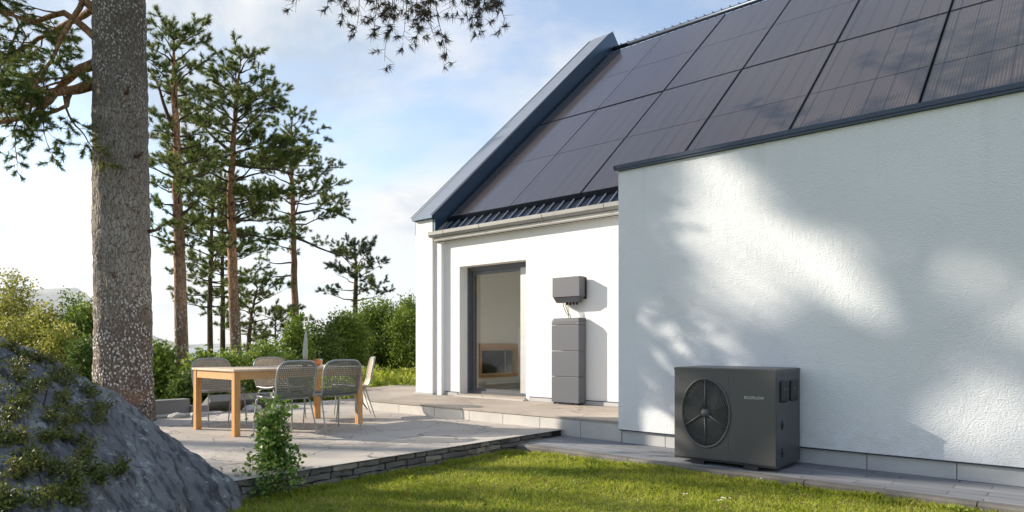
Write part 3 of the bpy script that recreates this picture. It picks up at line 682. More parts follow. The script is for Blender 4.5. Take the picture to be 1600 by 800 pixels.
for y_ in (-.16, .14): MB().lathe([(0, .003), (.006, .002), (.006, 0)], (hw + .004, y_, .83), 8, M=Matrix.Rotation(R(90), 4, 'Y')).build('screw', M_DARK, hp)
cu = bpy.data.curves.new('logo', 'FONT'); cu.body = 'ECOFLOW'; cu.size = .034; cu.extrude = .0006; cu.align_x = 'CENTER'; cu.space_character = 1.1; cu.offset = .0010
to = bpy.data.objects.new('tmp', cu); COL.objects.link(to); bpy.context.view_layer.update()
me = bpy.data.meshes.new_from_object(to.evaluated_get(bpy.context.evaluated_depsgraph_get())); bpy.data.objects.remove(to)
lo = bpy.data.objects.new('lettering', me); COL.objects.link(lo); me.materials.clear(); me.materials.append(M_LOGO)
lo.parent = hp; lo.location = (.286, -hd - .001, .622); lo.rotation_euler = (R(90), 0, 0)

# ================================================================== TABLE AND CHAIRS
tx0, tx1, ty0, ty1 = -8.30, -7.26, 3.60, 5.33
tb = thing('dining_table', ((tx0 + tx1) / 2, (ty0 + ty1) / 2, 0), 'long orange pine dining table set on the stone patio', 'table')
hwx, hwy = (tx1 - tx0) / 2, (ty1 - ty0) / 2
MB().box((-hwx - .015, -hwy - .015, .728), (hwx + .015, hwy + .015, .752), 0, bev=.003).build('tabletop', M_TOP, tb)
MB().box((-hwx + .071, -hwy + .008, .635), (hwx - .071, -hwy + .03, .727)).build('apron', M_PINEX, tb)
MB().box((-hwx + .071, hwy - .03, .635), (hwx - .071, hwy - .008, .727)).build('apron', M_PINEX, tb)
MB().box((hwx - .03, -hwy + .071, .635), (hwx - .008, hwy - .071, .727)).build('apron', M_PINEX, tb)
MB().box((-hwx + .008, -hwy + .071, .635), (-hwx + .03, hwy - .071, .727)).build('apron', M_PINEX, tb)
for sx_ in (-1, 1):
    for sy_ in (-1, 1):
        x, y = sx_ * (hwx - .035), sy_ * (hwy - .035); MB().box((x - .035, y - .035, 0), (x + .035, y + .035, .7275), 0, bev=.003).build('leg', M_PINE, tb)

def shell_pt(u, v):
    """chair shell: u -1..1 across, v 0 front of seat .. 1 bend .. 2 top of back"""
    if v <= 1: y = .25 - .44 * v; z = .455 - .012 * v - .02 * math.sin(math.pi * v); wd = .235 + .005 * v; z += .012 * u * u
    else:
        t = v - 1; y = -.19 - .055 * min(1, t * 4) - .075 * t; z = .443 + .40 * t - .02 * (1 - min(1, t * 4)); wd = .24 + .012 * math.sin(t * 2.2)
        y += .035 * u * u * min(1, t * 3)
    if v > 1.62: wd *= 1 - .30 * ((v - 1.62) / .38) ** 3.0
    if v < .2: wd *= 1 - .12 * ((.2 - v) / .2) ** 2
    zoff = 0
    return Vector((u * wd, y, z))
def outline(ds=.0):
    pts = []
    vs = list(np.linspace(0.05, 1.96, 26))
    for v in vs: pts.append(shell_pt(-1, v))
    for u in np.linspace(-.8, .8, 9): pts.append(shell_pt(u, 2.0) + Vector((0, 0, .006 * (1 - u * u))))
    for v in vs[::-1]: pts.append(shell_pt(1, v))
    for u in np.linspace(.8, -.8, 7): pts.append(shell_pt(u, 0))
    pts.append(pts[0]); return pts
def make_chair(name, label, cord):
    t = thing(name, (0, 0, 0), label, 'chair', 'woven chairs around the dining table')
    for nm, va, vb, nv in (('seat', 0., 1., 18), ('backrest', 1.0, 2., 17)):
        b = MB()
        for i in range(24):
            u = -.97 + 1.94 * i / 23
            b.tube([shell_pt(u, va + (vb - va) * k / 12) for k in range(13)], .0062, 4)
        for j in range(nv):
            v = va + (vb - va) * (j + .5) / nv
            b.tube([shell_pt(u, v) + Vector((0, (.006 if (k % 2) else -.006), 0)) for k, u in enumerate(np.linspace(-1, 1, 13))], .0050, 4)
        b.build(nm, cord, t)
    MB().tube(outline(), .0115, 8, cap=False).build('rim', M_CHFR, t)
    b = MB(); b.tube([(-.21, .19, .436), (-.21, -.17, .42), (.21, -.17, .42), (.21, .19, .436), (-.21, .19, .436)], .008, 6).build('seat_frame', M_CHFR, t)
    for sx_ in (-1, 1):
        MB().tube([(sx_ * .205, .17, .434), (sx_ * .23, .20, .40), (sx_ * .245, .235, .01), (sx_ * .245, .235, .0)], .0085, 8).build('leg', M_CHFR, t)
        MB().tube([(sx_ * .205, -.12, .425), (sx_ * .225, -.17, .39), (sx_ * .24, -.29, .01), (sx_ * .24, -.29, 0)], .0085, 8).build('leg', M_CHFR, t)
    return t
def copy_tree(o, parent=None):
    c = o.copy(); COL.objects.link(c)
    if parent: c.parent = parent
    for ch in [k for k in o.children]: copy_tree(ch, c)
    return c
ch0 = make_chair('woven_chair', 'woven chair with back to the lawn, nearest the climbing plant', M_CORD)
ch0.location = (-7.02, 4.07, 0); ch0.rotation_euler.z = R(92)
ch1 = copy_tree(ch0); ch1['label'] = 'woven chair with back to the lawn, beside the right end of the table'; ch1.location = (-7.02, 4.69, 0); ch1.rotation_euler.z = R(87)
ch2 = make_chair('woven_chair', 'pale woven chair behind the left end of the table, by the low wall', M_CORD2)
ch2.location = (-8.60, 4.07, 0); ch2.rotation_euler.z = R(-92)
ch3 = copy_tree(ch2); ch3['label'] = 'pale woven chair behind the middle of the table, before green shrubs'; ch3.location = (-8.60, 4.93, 0); ch3.rotation_euler.z = R(-88)
ch4 = copy_tree(ch2); ch4['label'] = 'pale woven chair at the far head of the table, nearest the terrace step'; ch4.location = (-8.12, 5.78, 0); ch4.rotation_euler.z = R(150)

pot = thing('plant_pot', W(477, 569, 8.8).xy.to_3d() + Vector((0, 0, .752)), 'small brown pot with a tall pale pointed leaf on the table', 'pot')
MB().lathe([(0, 0), (.03, 0), (.036, .085), (.03, .085), (.028, .07), (0, .07)], k=18).build('pot', mat('brown_glaze', (.13, .035, .02), .3), pot)
b = MB(); b.tube([(0, 0, .06), (-.004, 0, .16), (.002, 0, .28), (.012, 0, .40), (.016, 0, .47)], [.028, .034, .028, .018, .003], 8); b.build('tall_leaf', mat('pale_leaf', (.42, .44, .38), .7), pot)
bowl = thing('fruit_bowl', W(494, 570, 8.75).xy.to_3d() + Vector((0, 0, .752)), 'amber glass bowl holding fruit on the table beside the brown pot', 'bowl')
MB().lathe([(0, .004), (.035, .0), (.06, .02), (.085, .075), (.081, .075), (.057, .026), (.03, .01), (0, .01)], k=28).build('bowl', mat('amber_glass', (.75, .24, .05), .12, coat=.5), bowl)
for k, (x, y, z, c_) in enumerate([(-.03, 0, .05, (.55, .12, .03)), (.03, .02, .052, (.6, .25, .04)), (0, -.03, .06, (.4, .05, .03)), (.0, .03, .072, (.62, .3, .05))]):
    fr_ = MB().lathe([(0, -.03), (.02, -.024), (.03, 0), (.02, .024), (0, .03)], (0, 0, 0), 14).build('fruit', mat('fruit_skin', c_, .35)); fr_.location = bowl.location + Vector((x, y, z))
    tag(fr_, ['orange red fruit at the left side of the amber bowl', 'pale orange fruit at the right side of the amber bowl', 'dark red fruit at the front of the amber bowl', 'yellow orange fruit heaped at the back of the amber bowl'][k], 'fruit', 'fruit in the bowl')
gj = thing('glass_jar', W(501, 567, 9.0).xy.to_3d() + Vector((0, 0, .752)), 'small clear glass jar on the table behind the amber bowl', 'jar')
MB().lathe([(0, 0), (.02, 0), (.022, .09), (.019, .09), (.018, .004), (0, .004)], k=16).build('glass', mat('clear_jar', (.6, .62, .6), .1), gj)

# ================================================================== LOW WALL, STONES, SLAB
lw = MB(); lw.box((-10.42, 1.0, -.2), (-10.22, 4.38, .225), 0, bev=.006); lw.box((-10.36, 4.382, -.2), (-10.16, 4.62, .12), 0, bev=.006)
tag(lw.build('low_wall', M_LOWW), 'low smooth concrete wall behind the patio at the foot of the shrubs', 'wall')
b = MB().box((-10.21, 1.4, -.15), (-9.93, 4.75, .025), 0, bev=.006); tag(b.build('wall_step', M_RISER), 'flat pale stone step along the foot of the low concrete wall', 'step')
def stone(name, c, r, label, seed, m_=M_DRY, cat='stone', group=None):
    bm = bmesh.new(); bmesh.ops.create_icosphere(bm, subdivisions=3, radius=1)
    for v in bm.verts:
        k = 1 + .35 * fbm(v.co + Vector((seed, 0, 0)), 1.1); v.co = Vector((v.co.x * r[0], v.co.y * r[1], v.co.z * r[2])) * k
    me = bpy.data.meshes.new(name); bm.to_mesh(me); bm.free(); me.materials.append(m_)
    for p in me.polygons: p.use_smooth = True
    o = bpy.data.objects.new(name, me); COL.objects.link(o); o.location = c; return tag(o, label, cat, group)
stone('stone', (-9.82, 4.02, .02), (.10, .12, .05), 'rounded pale stone beside the flat step, nearer the big pine', 1., M_RISER, group='loose stones by the step')
stone('stone', (-9.80, 4.3, .02), (.09, .08, .045), 'smaller rounded stone beside the flat step, nearer the table leg', 5., M_RISER, group='loose stones by the step')
stone('stone', (-10.0, 5.25, .02), (.16, .13, .07), 'pale stone lying at the patio edge between the table legs', 8., M_RISER)
b = MB(); b.box((-.22, -.55, -.06), (.22, .55, .06), 0, M=Matrix.Translation((-10.35, 5.2, .10)) @ Matrix.Rotation(R(-32), 4, 'Y'), bev=.01)
tag(b.build('stone_slab', M_LOWW), 'dark stone slab leaning at the patio edge behind the pale chairs', 'slab')

# ================================================================== BOULDER
def boulder():
    R_ = [(-700, 470, 4.9), (-250, 480, 5.0), (0, 512, 5.1), (80, 549, 5.2), (150, 590, 5.25), (235, 652, 5.25), (330, 722, 5.15), (366, 752, 5.05), (377, 800, 4.85)]
    pts = [W(*r_) for r_ in R_]
    pts += [W(378, 850, 4.7), W(330, 900, 4.0), XZ(-1.9, 3.6, -.5), XZ(-2.2, 2.6, -.5), XZ(-2.9, 1.4, -.5), XZ(-6, .6, -.5), XZ(-9, 2, -.5), XZ(-9, 6, -.5), XZ(-2.1, 5.6, -.5), XZ(-2.0, 4.9, -.5), XZ(-5.2, 6.6, -.5)]
    pts += [W(150, 700, 4.5), W(300, 770, 4.55), W(-100, 640, 4.0), W(20, 800, 3.2), XZ(-3.0, 2.2, .0), XZ(-5, 2.2, .6)]
    bm = bmesh.new()
    for p in pts: bm.verts.new(p)
    r_ = bmesh.ops.convex_hull(bm, input=bm.verts[:]); bmesh.ops.delete(bm, geom=list({g_ for g_ in r_['geom_interior'] + r_['geom_unused'] if isinstance(g_, bmesh.types.BMVert)}), context='VERTS')
    me = bpy.data.meshes.new('boulder'); bm.to_mesh(me); bm.free()
    o = bpy.data.objects.new('boulder', me); COL.objects.link(o)
    md = o.modifiers.new('r', 'REMESH'); md.mode = 'VOXEL'; md.voxel_size = .04
    bpy.context.view_layer.update(); me2 = bpy.data.meshes.new_from_object(o.evaluated_get(bpy.context.evaluated_depsgraph_get())); o.modifiers.clear(); o.data = me2
    bm = bmesh.new(); bm.from_mesh(me2)
    for _ in range(5): bmesh.ops.smooth_vert(bm, verts=bm.verts[:], factor=.5, use_axis_x=True, use_axis_y=True, use_axis_z=True)
    bm.normal_update()
    for v in bm.verts:
        p = v.co; q = Vector((p.x * .8 + p.z * 1.4, p.y * 1.6, p.z * 2.6)); v.co = p + v.normal * (.035 * fbm(q, 1.1, 5) + .02 * fbm(p, 4., 4) + .005 * fbm(Vector((p.x * 9 + p.z * 9, p.y * 14, p.z * 22)), 1., 4) - .02)
    for f_ in bm.faces: f_.smooth = True
    bm.to_mesh(me2); bm.free(); me2.materials.append(M_ROCK)
    return tag(o, 'big smooth grey granite boulder sloping into the lawn under creeping green shrubs', 'boulder')
rock = boulder()
dg = bpy.context.evaluated_depsgraph_get(); bvh = BVHTree.FromObject(rock, dg)

# ================================================================== FOLIAGE TOOLS
def unit(a): return a / np.maximum(1e-9, np.linalg.norm(a, axis=-1, keepdims=True))
def needles(P, D, n, ln, wd, spread=.9):
    """tufts at P along D: n thin tapering needles each; returns V,F"""
    P = np.repeat(P, n, 0); D = np.repeat(D, n, 0); N_ = len(P)
    d = unit(D + rng.normal(0, spread, (N_, 3)) * .75); l_ = (ln if np.ndim(ln) == 0 else np.repeat(ln, n))[..., None] if np.ndim(ln) else ln
    l_ = l_ * rng.uniform(.6, 1.15, (N_, 1)); s_ = unit(np.cross(d, rng.normal(0, 1, (N_, 3)))) * wd
    b0 = P + D * rng.uniform(-.3, .3, (N_, 1)) * l_
    V = np.stack([b0 - s_, b0 + s_, b0 + d * l_], 1).reshape(-1, 3); return V, np.arange(N_ * 3).reshape(-1, 3)
def leaves(P, n, rad, sz, up=.3, D=None):
    """n diamond leaves scattered round every P"""
    P = np.repeat(P, n, 0); N_ = len(P); off = rng.normal(0, 1, (N_, 3)) * rad * .55; P = P + off
    d = unit(rng.normal(0, 1, (N_, 3)) + np.array([0, 0, up]) + off / rad * .5); s_ = unit(np.cross(d, rng.normal(0, 1, (N_, 3))))
    l_ = sz * rng.uniform(.6, 1.3, (N_, 1)); nrm = np.cross(d, s_)
    V = np.stack([P, P + d * l_ * .5 + s_ * l_ * .32 + nrm * l_ * .06, P + d * l_, P + d * l_ * .5 - s_ * l_ * .32 + nrm * l_ * .06], 1).reshape(-1, 3)
    return V, np.arange(N_ * 4).reshape(-1, 4)
def wiggle(p0, p1, n, amp, sag=0.):
    p0, p1 = Vector(p0), Vector(p1); L_ = (p1 - p0).length; o = [p0]; a = Vector((0, 0, 0))
    for i in range(1, n + 1):
        t = i / n; a += Vector((random.uniform(-1, 1), random.uniform(-1, 1), random.uniform(-1, 1))) * amp * L_ / n
        o.append(p0.lerp(p1, t) + a * (1 if i < n else .7) + Vector((0, 0, -sag * L_ * 4 * t * (1 - t))))
    return o

class Crown:
    def __init__(s): s.T = MB(); s.P = []; s.D = []
    def limb(s, path, r0, dens=1., f0=.3, sub=.35, twl=.28, k=6, rise=.25, r1=.006):
        """a limb along path with side branches, twigs and tufts from fraction f0 on"""
        n = len(path); s.T.tube(path, [max(r1, r0 * (1 - (i / (n - 1)) ** .8) + r1) for i in range(n)], k, cap=False)
        L_ = sum((path[i+1] - path[i]).length for i in range(n-1)); ns = max(2, int(L_ * 4.9 * dens))
        for j in range(ns):
            t = f0 + (1 - f0) * (j + random.random()) / ns; x = min(t, .999) * (n - 1); i = int(x); p = path[i].lerp(path[i+1], x - i)
            ax = (path[i+1] - path[i]).normalized(); side = ax.cross(Vector((0, 0, 1)))
            if side.length < .1: side = Vector((1, 0, 0))
            side = side.normalized() * random.choice((-1, 1)); ln = L_ * sub * (1.15 - .7 * t) * random.uniform(.5, 1.2)
            ln = min(ln, 1.2)
            d = (ax * random.uniform(.5, 1.1) + side * random.uniform(.4, 1.) + Vector((0, 0, random.uniform(-.25, .6) + rise))).normalized()
            s.spray(p, d, ln, max(.004, r0 * .28), twl)
        s.spray(path[-1], (path[-1] - path[-2]).normalized(), twl * 1.2, .005, twl)
    def spray(s, p, d, ln, r0, twl):
        q = wiggle(p, p + d * ln + Vector((0, 0, .12 * ln)), 4, .25); s.T.tube(q, [r0, r0 * .75, r0 * .55, r0 * .4, .003], 4, cap=False)
        nt_ = max(2, int(ln / .06))
        for j in range(nt_):
            t = .3 + .7 * (j + random.random()) / nt_; x = min(t, .999) * 4; i = int(x); b_ = q[i].lerp(q[i+1], x - i)
            dd = (d + Vector((random.gauss(0, .7), random.gauss(0, .7), random.gauss(.25, .5)))).normalized(); e = b_ + dd * twl * random.uniform(.35, .8)
            s.T.tube([b_, e], [.0035, .002], 3, cap=False)
            for f_ in (.5, .8, 1.): s.P.append(b_.lerp(e, f_)); s.D.append(dd)
    def finish(s, root, bark, leafm, n=12, ln=.085, wd=.006, tname='branches', fname='foliage', spread=.9):
        o = s.T.build(tname, bark); reloc(o, root)
        if s.P:
            V, Fc = needles(np.array(s.P), np.array(s.D), n, ln, wd, spread); reloc(mesh_np(fname, V, Fc, leafm), root)

def pine(name, label, Z, trunk, prof, nb, r0, bark=M_BARK, leafm=M_NEEDLE, dens=1., limbs=(), n=22, ln=.12, wd=.0072, r_top=.25, group='pines beyond the patio', seed=0, up=.1):
    """trunk: (px,py) from base to top; prof: (py, left px, right px) half widths"""
    random.seed(seed)
    pts = [W(x, y, Z) for x, y in trunk]; pts[0].z = -.5 if Z < 22 else -.9
    root = thing(name, pts[0], label, 'tree', group)
    tp = []
    for i in range(len(pts) - 1):
        for k in range(6): tp.append(pts[i].lerp(pts[i+1], k / 6) + Vector((random.uniform(-1, 1), random.uniform(-1, 1), 0)) * r0 * .12 * (i > 0))
    tp.append(pts[-1]); m_ = len(tp)
    rad = [max(.012, r0 * (1 - (1 - r_top) * (i / (m_ - 1)) ** .9) * (1.18 if i < 2 else 1)) * (1 if i < m_ * .86 else max(.12, (m_ - i) / (m_ * .14))) for i in range(m_)]
    b = MB(); b.tube(tp, rad, 12, cap=False)
    reloc(b.build('trunk', bark), root)
    c = Crown(); s = Z / F; ys = [p[0] for p in prof]
    def at_y(py):
        z = H + (HY - py) * s; i = min(range(m_), key=lambda j: abs(tp[j].z - z)); return tp[i].copy()
    for k in range(nb):
        t = (k + random.random()) / nb; py = ys[0] + (ys[-1] - ys[0]) * t; a = 2.4 * k + random.uniform(-.4, .4)
        lft = np.interp(py, ys, [p[1] for p in prof]) * s; rgt = np.interp(py, ys, [p[2] for p in prof]) * s
        ca, sa = math.cos(a), math.sin(a); e = (rgt if ca > 0 else lft) * abs(ca) + .5 * (lft + rgt) * abs(sa) * .8
        e *= random.uniform(.62, 1.05)
        p0 = at_y(py + random.uniform(0, 10)); d = RV * ca + FV * sa
        lift = e * (.55 - .65 * t + random.uniform(-.15, .2)) + up * e
        p1 = p0 + d * e + Vector((0, 0, lift)); c.limb(wiggle(p0, p1, 7, .22, -.06 + .10 * t), max(.01, r0 * .22 * (.5 + .5 * t)), dens, .22 + .25 * t)
    c.spray(tp[-1] - Vector((0, 0, .2)), Vector((0, 0, 1)), .4, .01, .25)
    for lb in limbs:                                   # signature limbs: list of px points, thickness, dens
        path = [at_y(lb[0][0][1])] + [W(x, y, Z + dz) for (x, y), dz in zip(lb[0][1:], np.linspace(.0, lb[3] if len(lb) > 3 else .5, len(lb[0]) - 1))]
        q = []
        for i in range(len(path) - 1): q += wiggle(path[i], path[i+1], 3, .1)[:-1]
        q.append(path[-1]); c.limb(q, lb[1], lb[2], .35)
    c.finish(root, M_TWIG if bark is not M_BARK_D else M_BARK_D, leafm, n, ln, wd)
    return root

# ------------------------------------------------------------------ the pines beyond the patio
pine('pine_tree', 'tall pine with red flaking trunk just right of the big trunk', 15.7, [(286, 640), (281, 420), (277, 300), (274, 170), (271, 62)],
     [(26, 10, 14), (60, 30, 38), (100, 40, 52), (150, 38, 50), (200, 32, 44), (260, 46, 52), (330, 50, 46), (400, 34, 26)], 50, .165, limbs=[([(278, 205), (255, 160), (232, 108), (215, 95)], .05, .5), ([(276, 150), (252, 130), (230, 120)], .04, .4), ([(279, 335), (300, 322), (318, 300)], .05, .6), ([(279, 345), (256, 352), (234, 365)], .03, .5)], seed=3)
pine('pine_tree', 'tall pine with a dense dark pointed crown and pale trunk base', 18.5, [(372, 600), (364, 430), (361, 300), (364, 210), (376, 95)],
     [(82, 5, 9), (110, 24, 24), (150, 42, 46), (190, 66, 60), (230, 84, 82), (280, 88, 100), (330, 70, 76), (380, 40, 66)], 58, .165, dens=1.2, limbs=[([(362, 250), (400, 262), (445, 268), (500, 290)], .05, .8), ([(363, 235), (320, 200), (270, 165)], .05, .8)], seed=5)
pine('pine_tree', 'slender pine with bare reddish trunk and crown spread to the right', 23.5, [(464, 560), (461, 470), (458, 350), (456, 260), (455, 185)],
     [(178, 4, 6), (210, 22, 26), (245, 40, 44), (280, 50, 62), (320, 52, 74), (350, 40, 66), (385, 24, 40)], 42, .15, limbs=[([(459, 375), (500, 388), (535, 400), (575, 440)], .045, .7), ([(459, 330), (500, 325), (535, 338)], .045, .9), ([(460, 405), (430, 412), (410, 408)], .03, .3), ([(460, 430), (430, 432), (415, 440)], .03, .4)], seed=8)
pine('pine_tree', 'small gnarled open pine standing above the shrubs near the house corner', 26, [(558, 560), (555, 470), (557, 420), (553, 388)],
     [(378, 4, 4), (400, 20, 26), (425, 38, 44), (450, 46, 50), (470, 44, 40)], 22, .13, M_BARK_D, M_NEEDLE_D, .75, seed=12, up=.2, ln=.13, wd=.008)
pine('pine_tree', 'thin dark pine between the red trunk and the dense crowned pine', 20.5, [(329, 600), (328, 480), (331, 360), (333, 270)],
     [(262, 10, 10), (310, 36, 30), (370, 46, 40), (430, 46, 44), (480, 34, 30)], 44, .10, M_BARK_D, M_NEEDLE, 1., seed=21)
pine('pine_tree', 'thin dark pine close behind the pale trunk of the dense pine', 21.5, [(348, 600), (348, 480), (347, 380), (350, 300)],
     [(292, 10, 10), (340, 30, 44), (390, 34, 62), (440, 30, 60), (480, 22, 40)], 42, .095, M_BARK_D, M_NEEDLE, 1., seed=26)
pine('pine_tree', 'short crooked pine leaning behind the shrubs left of the slender pine', 19.5, [(386, 600), (388, 540), (393, 490), (402, 450)],
     [(440, 12, 12), (470, 34, 40), (505, 42, 50), (530, 30, 44)], 20, .09, M_BARK_D, M_NEEDLE, .9, seed=31)
pine('pine_tree', 'young bushy pine low beside the foot of the slender pine', 21, [(432, 610), (431, 560), (430, 490)],
     [(478, 6, 6), (505, 26, 30), (540, 36, 40), (575, 36, 38)], 20, .06, M_BARK_D, M_NEEDLE, 1., seed=37)

# ------------------------------------------------------------------ the big pine in front
random.seed(44)
Zb = 9.0; base = W(196, 660, Zb); base.z = -.4
big = thing('pine_tree', base, 'huge foreground pine trunk crusted with pale lichen behind the boulder', 'tree')
prof = [(-.4, 196, 50), (.0, 194, 44), (.6, 193, 40), (1.6, 192, 39.5), (3., 190, 38.5), (4.4, 188, 37.5), (5.8, 186, 36), (7.5, 184, 31), (9.5, 182, 22), (12., 181, 8)]
V = []; kk, rows = 72, 260
zs = np.linspace(-.4, 12., rows)
for z in zs:
    pxx = np.interp(z, [p[0] for p in prof], [p[1] for p in prof]); rr = np.interp(z, [p[0] for p in prof], [p[2] for p in prof]) / F * Zb
    c_ = W(pxx, 540, Zb)
    for j in range(kk):
        a = 2 * math.pi * j / kk; q = Vector((math.cos(a) * 2.2, math.sin(a) * 2.2, z * 1.1)); q2 = Vector((math.cos(a) * 9, math.sin(a) * 9, z * 6))
        r_ = rr * (1 + .045 * fbm(q, .8, 3)) + .017 * fbm(q2, 1., 5); V.append((c_.x + r_ * math.cos(a), c_.y + r_ * math.sin(a), z))
Fc = [(i*kk+j, i*kk+(j+1) % kk, (i+1)*kk+(j+1) % kk, (i+1)*kk+j) for i in range(rows-1) for j in range(kk)]
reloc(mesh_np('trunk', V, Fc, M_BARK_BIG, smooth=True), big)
for zc_, an, ln_ in ((2.55, .1, .16), (3.5, -.5, .10), (1.9, -1.3, .09), (4.3, -.9, .13)):
    p_ = W(191, 540, Zb); p_.z = zc_; d_ = RV * math.cos(an) + FV * math.sin(an); b = MB()
    b.tube([p_ + d_ * .28, p_ + d_ * (.34 + ln_ * .5) + Vector((0, 0, .02)), p_ + d_ * (.34 + ln_) + Vector((0, 0, .05))], [.03, .02, .012], 7); reloc(b.build('branch_stub', M_BARK_D), big)
def poly_path(pp, amp=.06, m_=4):
    q = []
    for i in range(len(pp) - 1): q += wiggle(pp[i], pp[i+1], m_, amp)[:-1]
    return q + [pp[-1]]
cl = Crown()                                            # thick orange limbs at the left
lim = [([(155, 128, 9), (120, 140, 8.8), (85, 146, 8.6), (50, 182, 8.4), (0, 192, 8.1), (-40, 205, 8)], .075),
       ([(155, 98, 9), (118, 112, 9), (95, 135, 9.1), (60, 160, 9.2), (20, 175, 9.2), (-30, 170, 9.2)], .07),
       ([(130, 0, 9), (95, 60, 8.7), (80, 95, 8.6), (50, 140, 8.4), (45, 180, 8.4)], .03),
       ([(150, 60, 9.2), (100, 20, 9.3), (50, 35, 9.4), (0, 15, 9.5), (-40, 25, 9.5)], .05),
       ([(110, 142, 8.8), (105, 165, 8.7), (70, 180, 8.6), (55, 200, 8.5)], .03),
       ([(155, 20, 9), (110, -20, 9), (50, -40, 9), (-20, -50, 9)], .06),
       ([(165, -10, 9.3), (120, 30, 9.8), (60, 60, 10), (10, 90, 10.1), (-40, 110, 10)], .05)]
tl = MB()
for pp, r_ in lim:
    q = poly_path([W(*a) for a in pp], .10); cl.limb(q, r_, 1.2, .26, .34, .24, 8, -.12, .008)
for pp in ([(95, 65, 8.7), (70, 110, 8.5), (62, 170, 8.4), (75, 228, 8.4)], [(40, 150, 8.4), (22, 200, 8.3), (25, 240, 8.3)], [(100, 150, 8.8), (112, 188, 8.7), (138, 222, 8.6), (152, 240, 8.6)], [(30, 40, 9.3), (10, 90, 9.2), (0, 150, 9.1)], [(60, 30, 9.4), (85, 60, 9.3), (100, 95, 9.2)], [(20, 20, 9.3), (40, 60, 9.2), (20, 110, 9.1)]):
    q = poly_path([W(*a) for a in pp], .14); cl.limb(q, .014, 1.7, .1, .4, .22, 5, -.2, .004)
cl.finish(big, M_LIMB, M_NEEDLE, 26, .075, .0045, 'limbs', 'foliage')
cr_ = Crown()                                           # crown above the picture
for k in range(34):
    z = 7.0 + 4.6 * (k / 34); c0 = W(184, 540, Zb); c0.z = z; a = 2.4 * k; e = 3.2 * (1 - (z - 6.2) / 8) * random.uniform(.7, 1.1)
    ddir = Vector((math.cos(a), math.sin(a), 0)); p1 = c0 + ddir * e + Vector((0, 0, .5 + .3 * e)); cr_.limb(wiggle(c0, p1, 7, .15), .06, .5, .35, .3, .3)
cr_.finish(big, M_LIMB, M_NEEDLE, 10, .09, .010, 'crown_limbs', 'crown_foliage')
# long bough reaching over the picture's top, with drooping twig ends
random.seed(51)
bh = Crown(); top_z = W(620, -120, 8.6)
c0 = W(186, 540, Zb); c0.z = 6.6
main = poly_path([c0, W(330, -150, 8.9), W(480, -110, 8.7), W(620, -70, 8.5), W(760, -50, 8.3), W(860, -30, 8.2)], .05, 4)
bh.T.tube(main, [.09 * (1 - i / len(main)) + .012 for i in range(len(main))], 7, cap=False)
clus = [(460, 8, 8.6, 470, -80), (515, 10, 8.6, 500, -60), (535, 18, 8.6, 520, -60), (557, 50, 8.5, 566, -50), (587, 62, 8.4, 592, -50), (605, 101, 8.4, 618, -60), (630, 66, 8.4, 640, -50), (655, 56, 8.5, 642, -60), (678, 58, 8.4, 660, -50), (695, 100, 8.4, 672, -50), (748, 58, 8.3, 758, -40), (770, 30, 8.3, 765, -40), (788, 42, 8.3, 772, -40), (755, 8, 8.3, 750, -40), (605, 22, 8.4, 600, -60), (628, 16, 8.5, 630, -60), (590, 8, 8.6, 585, -60), (672, 20, 8.4, 670, -50), (702, 12, 8.4, 700, -50), (725, 6, 8.3, 726, -50), (545, 2, 8.6, 545, -60), (655, 8, 8.5, 655, -60), (738, 40, 8.3, 745, -40), (615, 45, 8.4, 612, -50), (648, 36, 8.4, 640, -50)]
for x, y, z_, xs, ys_ in clus:
    st_ = W(xs, ys_, z_ + random.uniform(-.3, .3)); en = W(x, y, z_)
    q = wiggle(st_, en, 7, .13, .03); bh.T.tube(q, [.010 - .0075 * i / 7 for i in range(8)], 4, cap=False)
    for j in range(9):
        t = random.uniform(.35, 1.); xx = min(t, .999) * 7; i = int(xx); p = q[i].lerp(q[i+1], xx - i) if j else en
        dd = Vector((random.gauss(0, .8), random.gauss(0, .8), random.gauss(-.3, .6))).normalized(); e = p + dd * random.uniform(.05, .16)
        bh.T.tube([p, e], [.003, .002], 3, cap=False)
        if j < 6:
            for u in range(2): bh.P.append(e + Vector((random.gauss(0, .02),) * 3)); bh.D.append((dd + Vector((random.gauss(0, .5), random.gauss(0, .5), -.2))).normalized())
bh.finish(big, M_TWIG, M_NEEDLE_B, 18, .10, .0055, 'overhanging_bough', 'bough_needles', 1.0)

# ------------------------------------------------------------------ pine outside the frame whose boughs shade the wing wall
random.seed(60)
def shade(x, z):                                        # boughs cast shade everywhere but in these gaps
    def el(cx_, cz_, a, b_, th):
        u = (x - cx_) * math.cos(th) + (z - cz_) * math.sin(th); v = -(x - cx_) * math.sin(th) + (z - cz_) * math.cos(th); return (u / (a + .24)) ** 2 + (v / (b_ + .185)) ** 2 < 1
    if el(-2.86, 2.62, .50, .19, -.6) or el(-3.15, 2.22, .26, .14, -.4) or el(-1.35, 1.55, 1.25, .27, -.36) or el(-.7, 1.40, .9, .16, -.3): return False
    if el(-3.6, .75, 1.0, .62, -.2) or el(-2.95, 1.72, .17, .10, 0) or el(-2.5, 1.45, .3, .09, -.5) or el(-.65, .42, .75, .24, -.4): return False
    if z < .25 and x < -1.4: return False
    return x > -4.3
D0 = 27.
tr0 = Vector((-1.4, 6.45, 1.6)) + SUN * D0
sp = thing('pine_tree', (tr0.x, tr0.y, -.2), 'spreading pine outside the picture whose boughs shade the rendered wall', 'tree')
b = MB(); b.tube(wiggle((tr0.x, tr0.y, -.3), (tr0.x + .2, tr0.y, 14.5), 12, .02), [.3 - .02 * i for i in range(13)], 12, cap=False); reloc(b.build('trunk', M_BARK), sp)
P = []; lm = MB(); tries = 0
